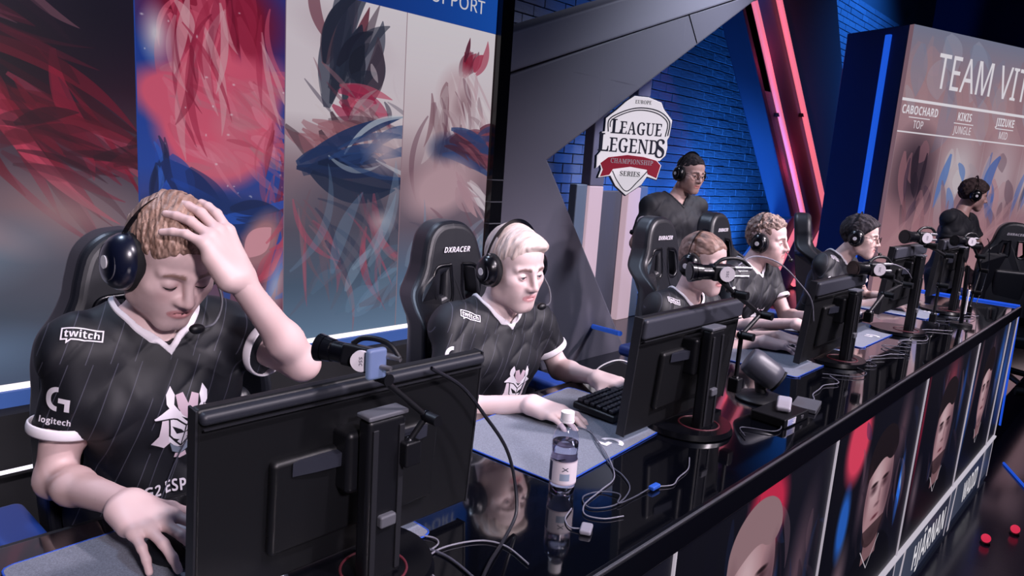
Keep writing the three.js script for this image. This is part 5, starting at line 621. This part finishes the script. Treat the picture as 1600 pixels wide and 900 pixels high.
// ------------------------------------------------------------------ player cameras on jointed arms
const camDisc = new THREE.MeshStandardMaterial({ map: canvasTex(128, 128, (c) => { c.fillStyle = '#d8d2da'; c.fillRect(0, 0, 128, 128); c.fillStyle = '#6a6674'; c.font = 'bold 40px sans-serif'; c.textAlign = 'center'; c.fillText('ssc', 64, 76); }), roughness: 0.5 });
function playerCamera(label, body, dir, joints, sz = 1) {  // body centre, lens direction, arm joints down to the clamp
  const t = thing('player_camera', label, 'camera', body), B = V(...body), D = V(...dir).normalize(), q = new THREE.Quaternion().setFromUnitVectors(V(0, 0, 1), D), put = (n, g, m) => { g.scale(sz, sz, sz); g.applyQuaternion(q); return part(t, n, g, m); };
  put('camera_body', rbox(0.04, 0.04, 0.06, 0.006, 3), M.black); put('lens', merge(mv(rt(cyl(0.019, 0.019, 0.03, 28), Math.PI / 2), 0, 0, 0.042), mv(rt(cyl(0.023, 0.021, 0.016, 28), Math.PI / 2), 0, 0, 0.064), mv(rt(cyl(0.026, 0.024, 0.012, 28), Math.PI / 2), 0, 0, 0.08)), M.blackGloss); put('lens_glass', mv(rt(cyl(0.02, 0.02, 0.002, 28), Math.PI / 2), 0, 0, 0.0865), M.blackGloss);
  const lab = part(t, 'white_disc', rt(cyl(0.019 * sz, 0.019 * sz, 0.006, 28), Math.PI / 2), camDisc, [-0.014 * sz, 0.0, 0.024 * sz], [0, -0.85, 0]); put('connector', mv(rt(cyl(0.006, 0.006, 0.05, 12), Math.PI / 2), 0, 0.012, -0.055), M.steel); put('connector', mv(rt(cyl(0.005, 0.005, 0.04, 12), Math.PI / 2), 0.01, -0.008, -0.05), M.steel); put('handle', tubeGeo([[0, 0.02, 0.02], [0, 0.034, 0], [0, 0.034, -0.05], [0, 0.012, -0.08]], 0.005, 24, 8), M.black);
  const L = joints.map((p) => V(...p).sub(B)); let prev = V(0, -0.02 * sz, 0); L.forEach((p, i) => { part(t, 'arm', merge(rod(prev, p, 0.0065 * sz, 12, 0.0055 * sz)), i === 0 ? M.dark : M.black); const j = new THREE.SphereGeometry(0.012 * sz, 16, 12); j.translate(p.x, p.y, p.z); const js = part(t, 'joint', j, M.blackGloss); if (i < L.length - 1) part(js, 'knob', mv(rt(cyl(0.011 * sz, 0.011 * sz, 0.03 * sz, 14), Math.PI / 2), p.x, p.y, p.z + 0.02 * sz), M.black); prev = p; });
  const e = L[L.length - 1]; part(t, 'clamp', mv(rbox(0.03, 0.04, 0.03, 0.004), e.x, e.y - 0.015, e.z), M.black);
  return t;
}
playerCamera('small black camera with blue front on a jointed arm over the nearest monitor', [0.575, 1.125, -0.82], [-0.4, 0.05, -0.9], [[0.6, 1.095, -0.81], [0.68, 1.02, -0.79], [0.655, 0.98, -0.8]], 0.8);
tag(part(scene, 'blue_tally_light', mv(rbox(0.032, 0.045, 0.012, 0.005, 3), 0.578, 1.123, -0.785), glow(0x8a9cc0, 0.2, 0x55628a)), 'small pale blue lit plate on the camera over the nearest monitor', 'tally light');
playerCamera('black camera with white disc on a jointed arm, hiding the third player face', [1.668, 1.172, -0.82], [-0.75, -0.02, -0.55], [[1.72, 1.115, -0.8], [1.895, 1.04, -0.8], [1.79, 0.995, -0.8], [1.79, 0.87, -0.8]], 1.0);
playerCamera('black camera with white disc on a jointed arm above the third monitor', [2.93, 1.1, -0.82], [-0.9, -0.02, -0.4], [[3.0, 1.07, -0.8], [3.3, 1.01, -0.8], [3.05, 0.99, -0.8], [2.9, 0.93, -0.8]], 1.2);
playerCamera('black camera with white disc on a jointed arm above the fourth monitor', [3.56, 1.2, -0.82], [-0.9, 0, -0.4], [[3.6, 1.165, -0.8], [3.98, 1.1, -0.8], [3.98, 0.95, -0.8], [3.97, 0.8, -0.8]], 1.2);
playerCamera('black camera with white disc on a bent arm at the far end of the desk', [4.32, 1.16, -0.78], [-0.9, 0, -0.4], [[4.4, 1.13, -0.76], [4.56, 1.07, -0.76], [4.72, 0.98, -0.76], [4.64, 0.86, -0.76], [4.6, 0.78, -0.76]], 1.1);
cable('thin cable arching from the camera over the second monitor to the third monitor', [[1.78, 1.18, -0.83], [1.85, 1.2, -0.83], [2.05, 1.175, -0.84], [2.3, 1.09, -0.86], [2.48, 1.0, -0.87], [2.52, 0.93, -0.87]], 0.003, cPale);
cable('thin cable arching from the camera over the third monitor to the fourth monitor', [[3.06, 1.1, -0.83], [3.24, 1.095, -0.83], [3.5, 1.04, -0.83], [3.62, 0.97, -0.83], [3.66, 0.9, -0.83]], 0.003, cPale);
cable('thin cable hanging in a wide loop at the far end of the desk', [[4.75, 1.16, -0.76], [4.95, 1.12, -0.78], [5.06, 1.0, -0.78], [5.02, 0.86, -0.78], [4.9, 0.762, -0.78]], 0.003, cDark);
{ const t = thing('microphone_stand', 'thin black pole standing at the front of the desk before the farthest monitor', 'stand', [4.1, 0.7505, -0.7]); part(t, 'base', cyl(0.05, 0.052, 0.012, 32), M.black, [0, 0.006, 0]); part(t, 'pole', rod([0, 0.01, 0], [0.02, 0.3, -0.02], 0.01), M.blackGloss); part(t, 'white_sticker', mv(box(0.018, 0.12, 0.006), 0.006, 0.12, 0.008), M.white); }
// red lamps and blue floor strip on the audience side
[[4.18, -0.43, 'left red lamp glowing on the audience floor beyond the desk'], [4.43, -0.34, 'right red lamp glowing on the audience floor beyond the desk']].forEach(([x, z, l]) => { const t = thing('red_lamp', l, 'lamp', [x, -0.36, z]); part(t, 'bulb', new THREE.SphereGeometry(0.022, 20, 14), glow(0xd83050, 0.9, 0xb01c30), [0, 0.032, 0]); part(t, 'base', cyl(0.02, 0.024, 0.012, 24), M.black, [0, 0.006, 0]); });
tag(part(scene, 'floor_light_strip', rod([5.56, -0.352, -0.56], [5.2, -0.352, -0.39], 0.008), glow(0x2456d8, 0.8, 0x1c48b0)), 'blue light strip on the floor past the end of the desk', 'light strip');
scene.traverse((o) => { if (o.isMesh) o.castShadow = o.receiveShadow = true; });
renderer.render(scene, camera);
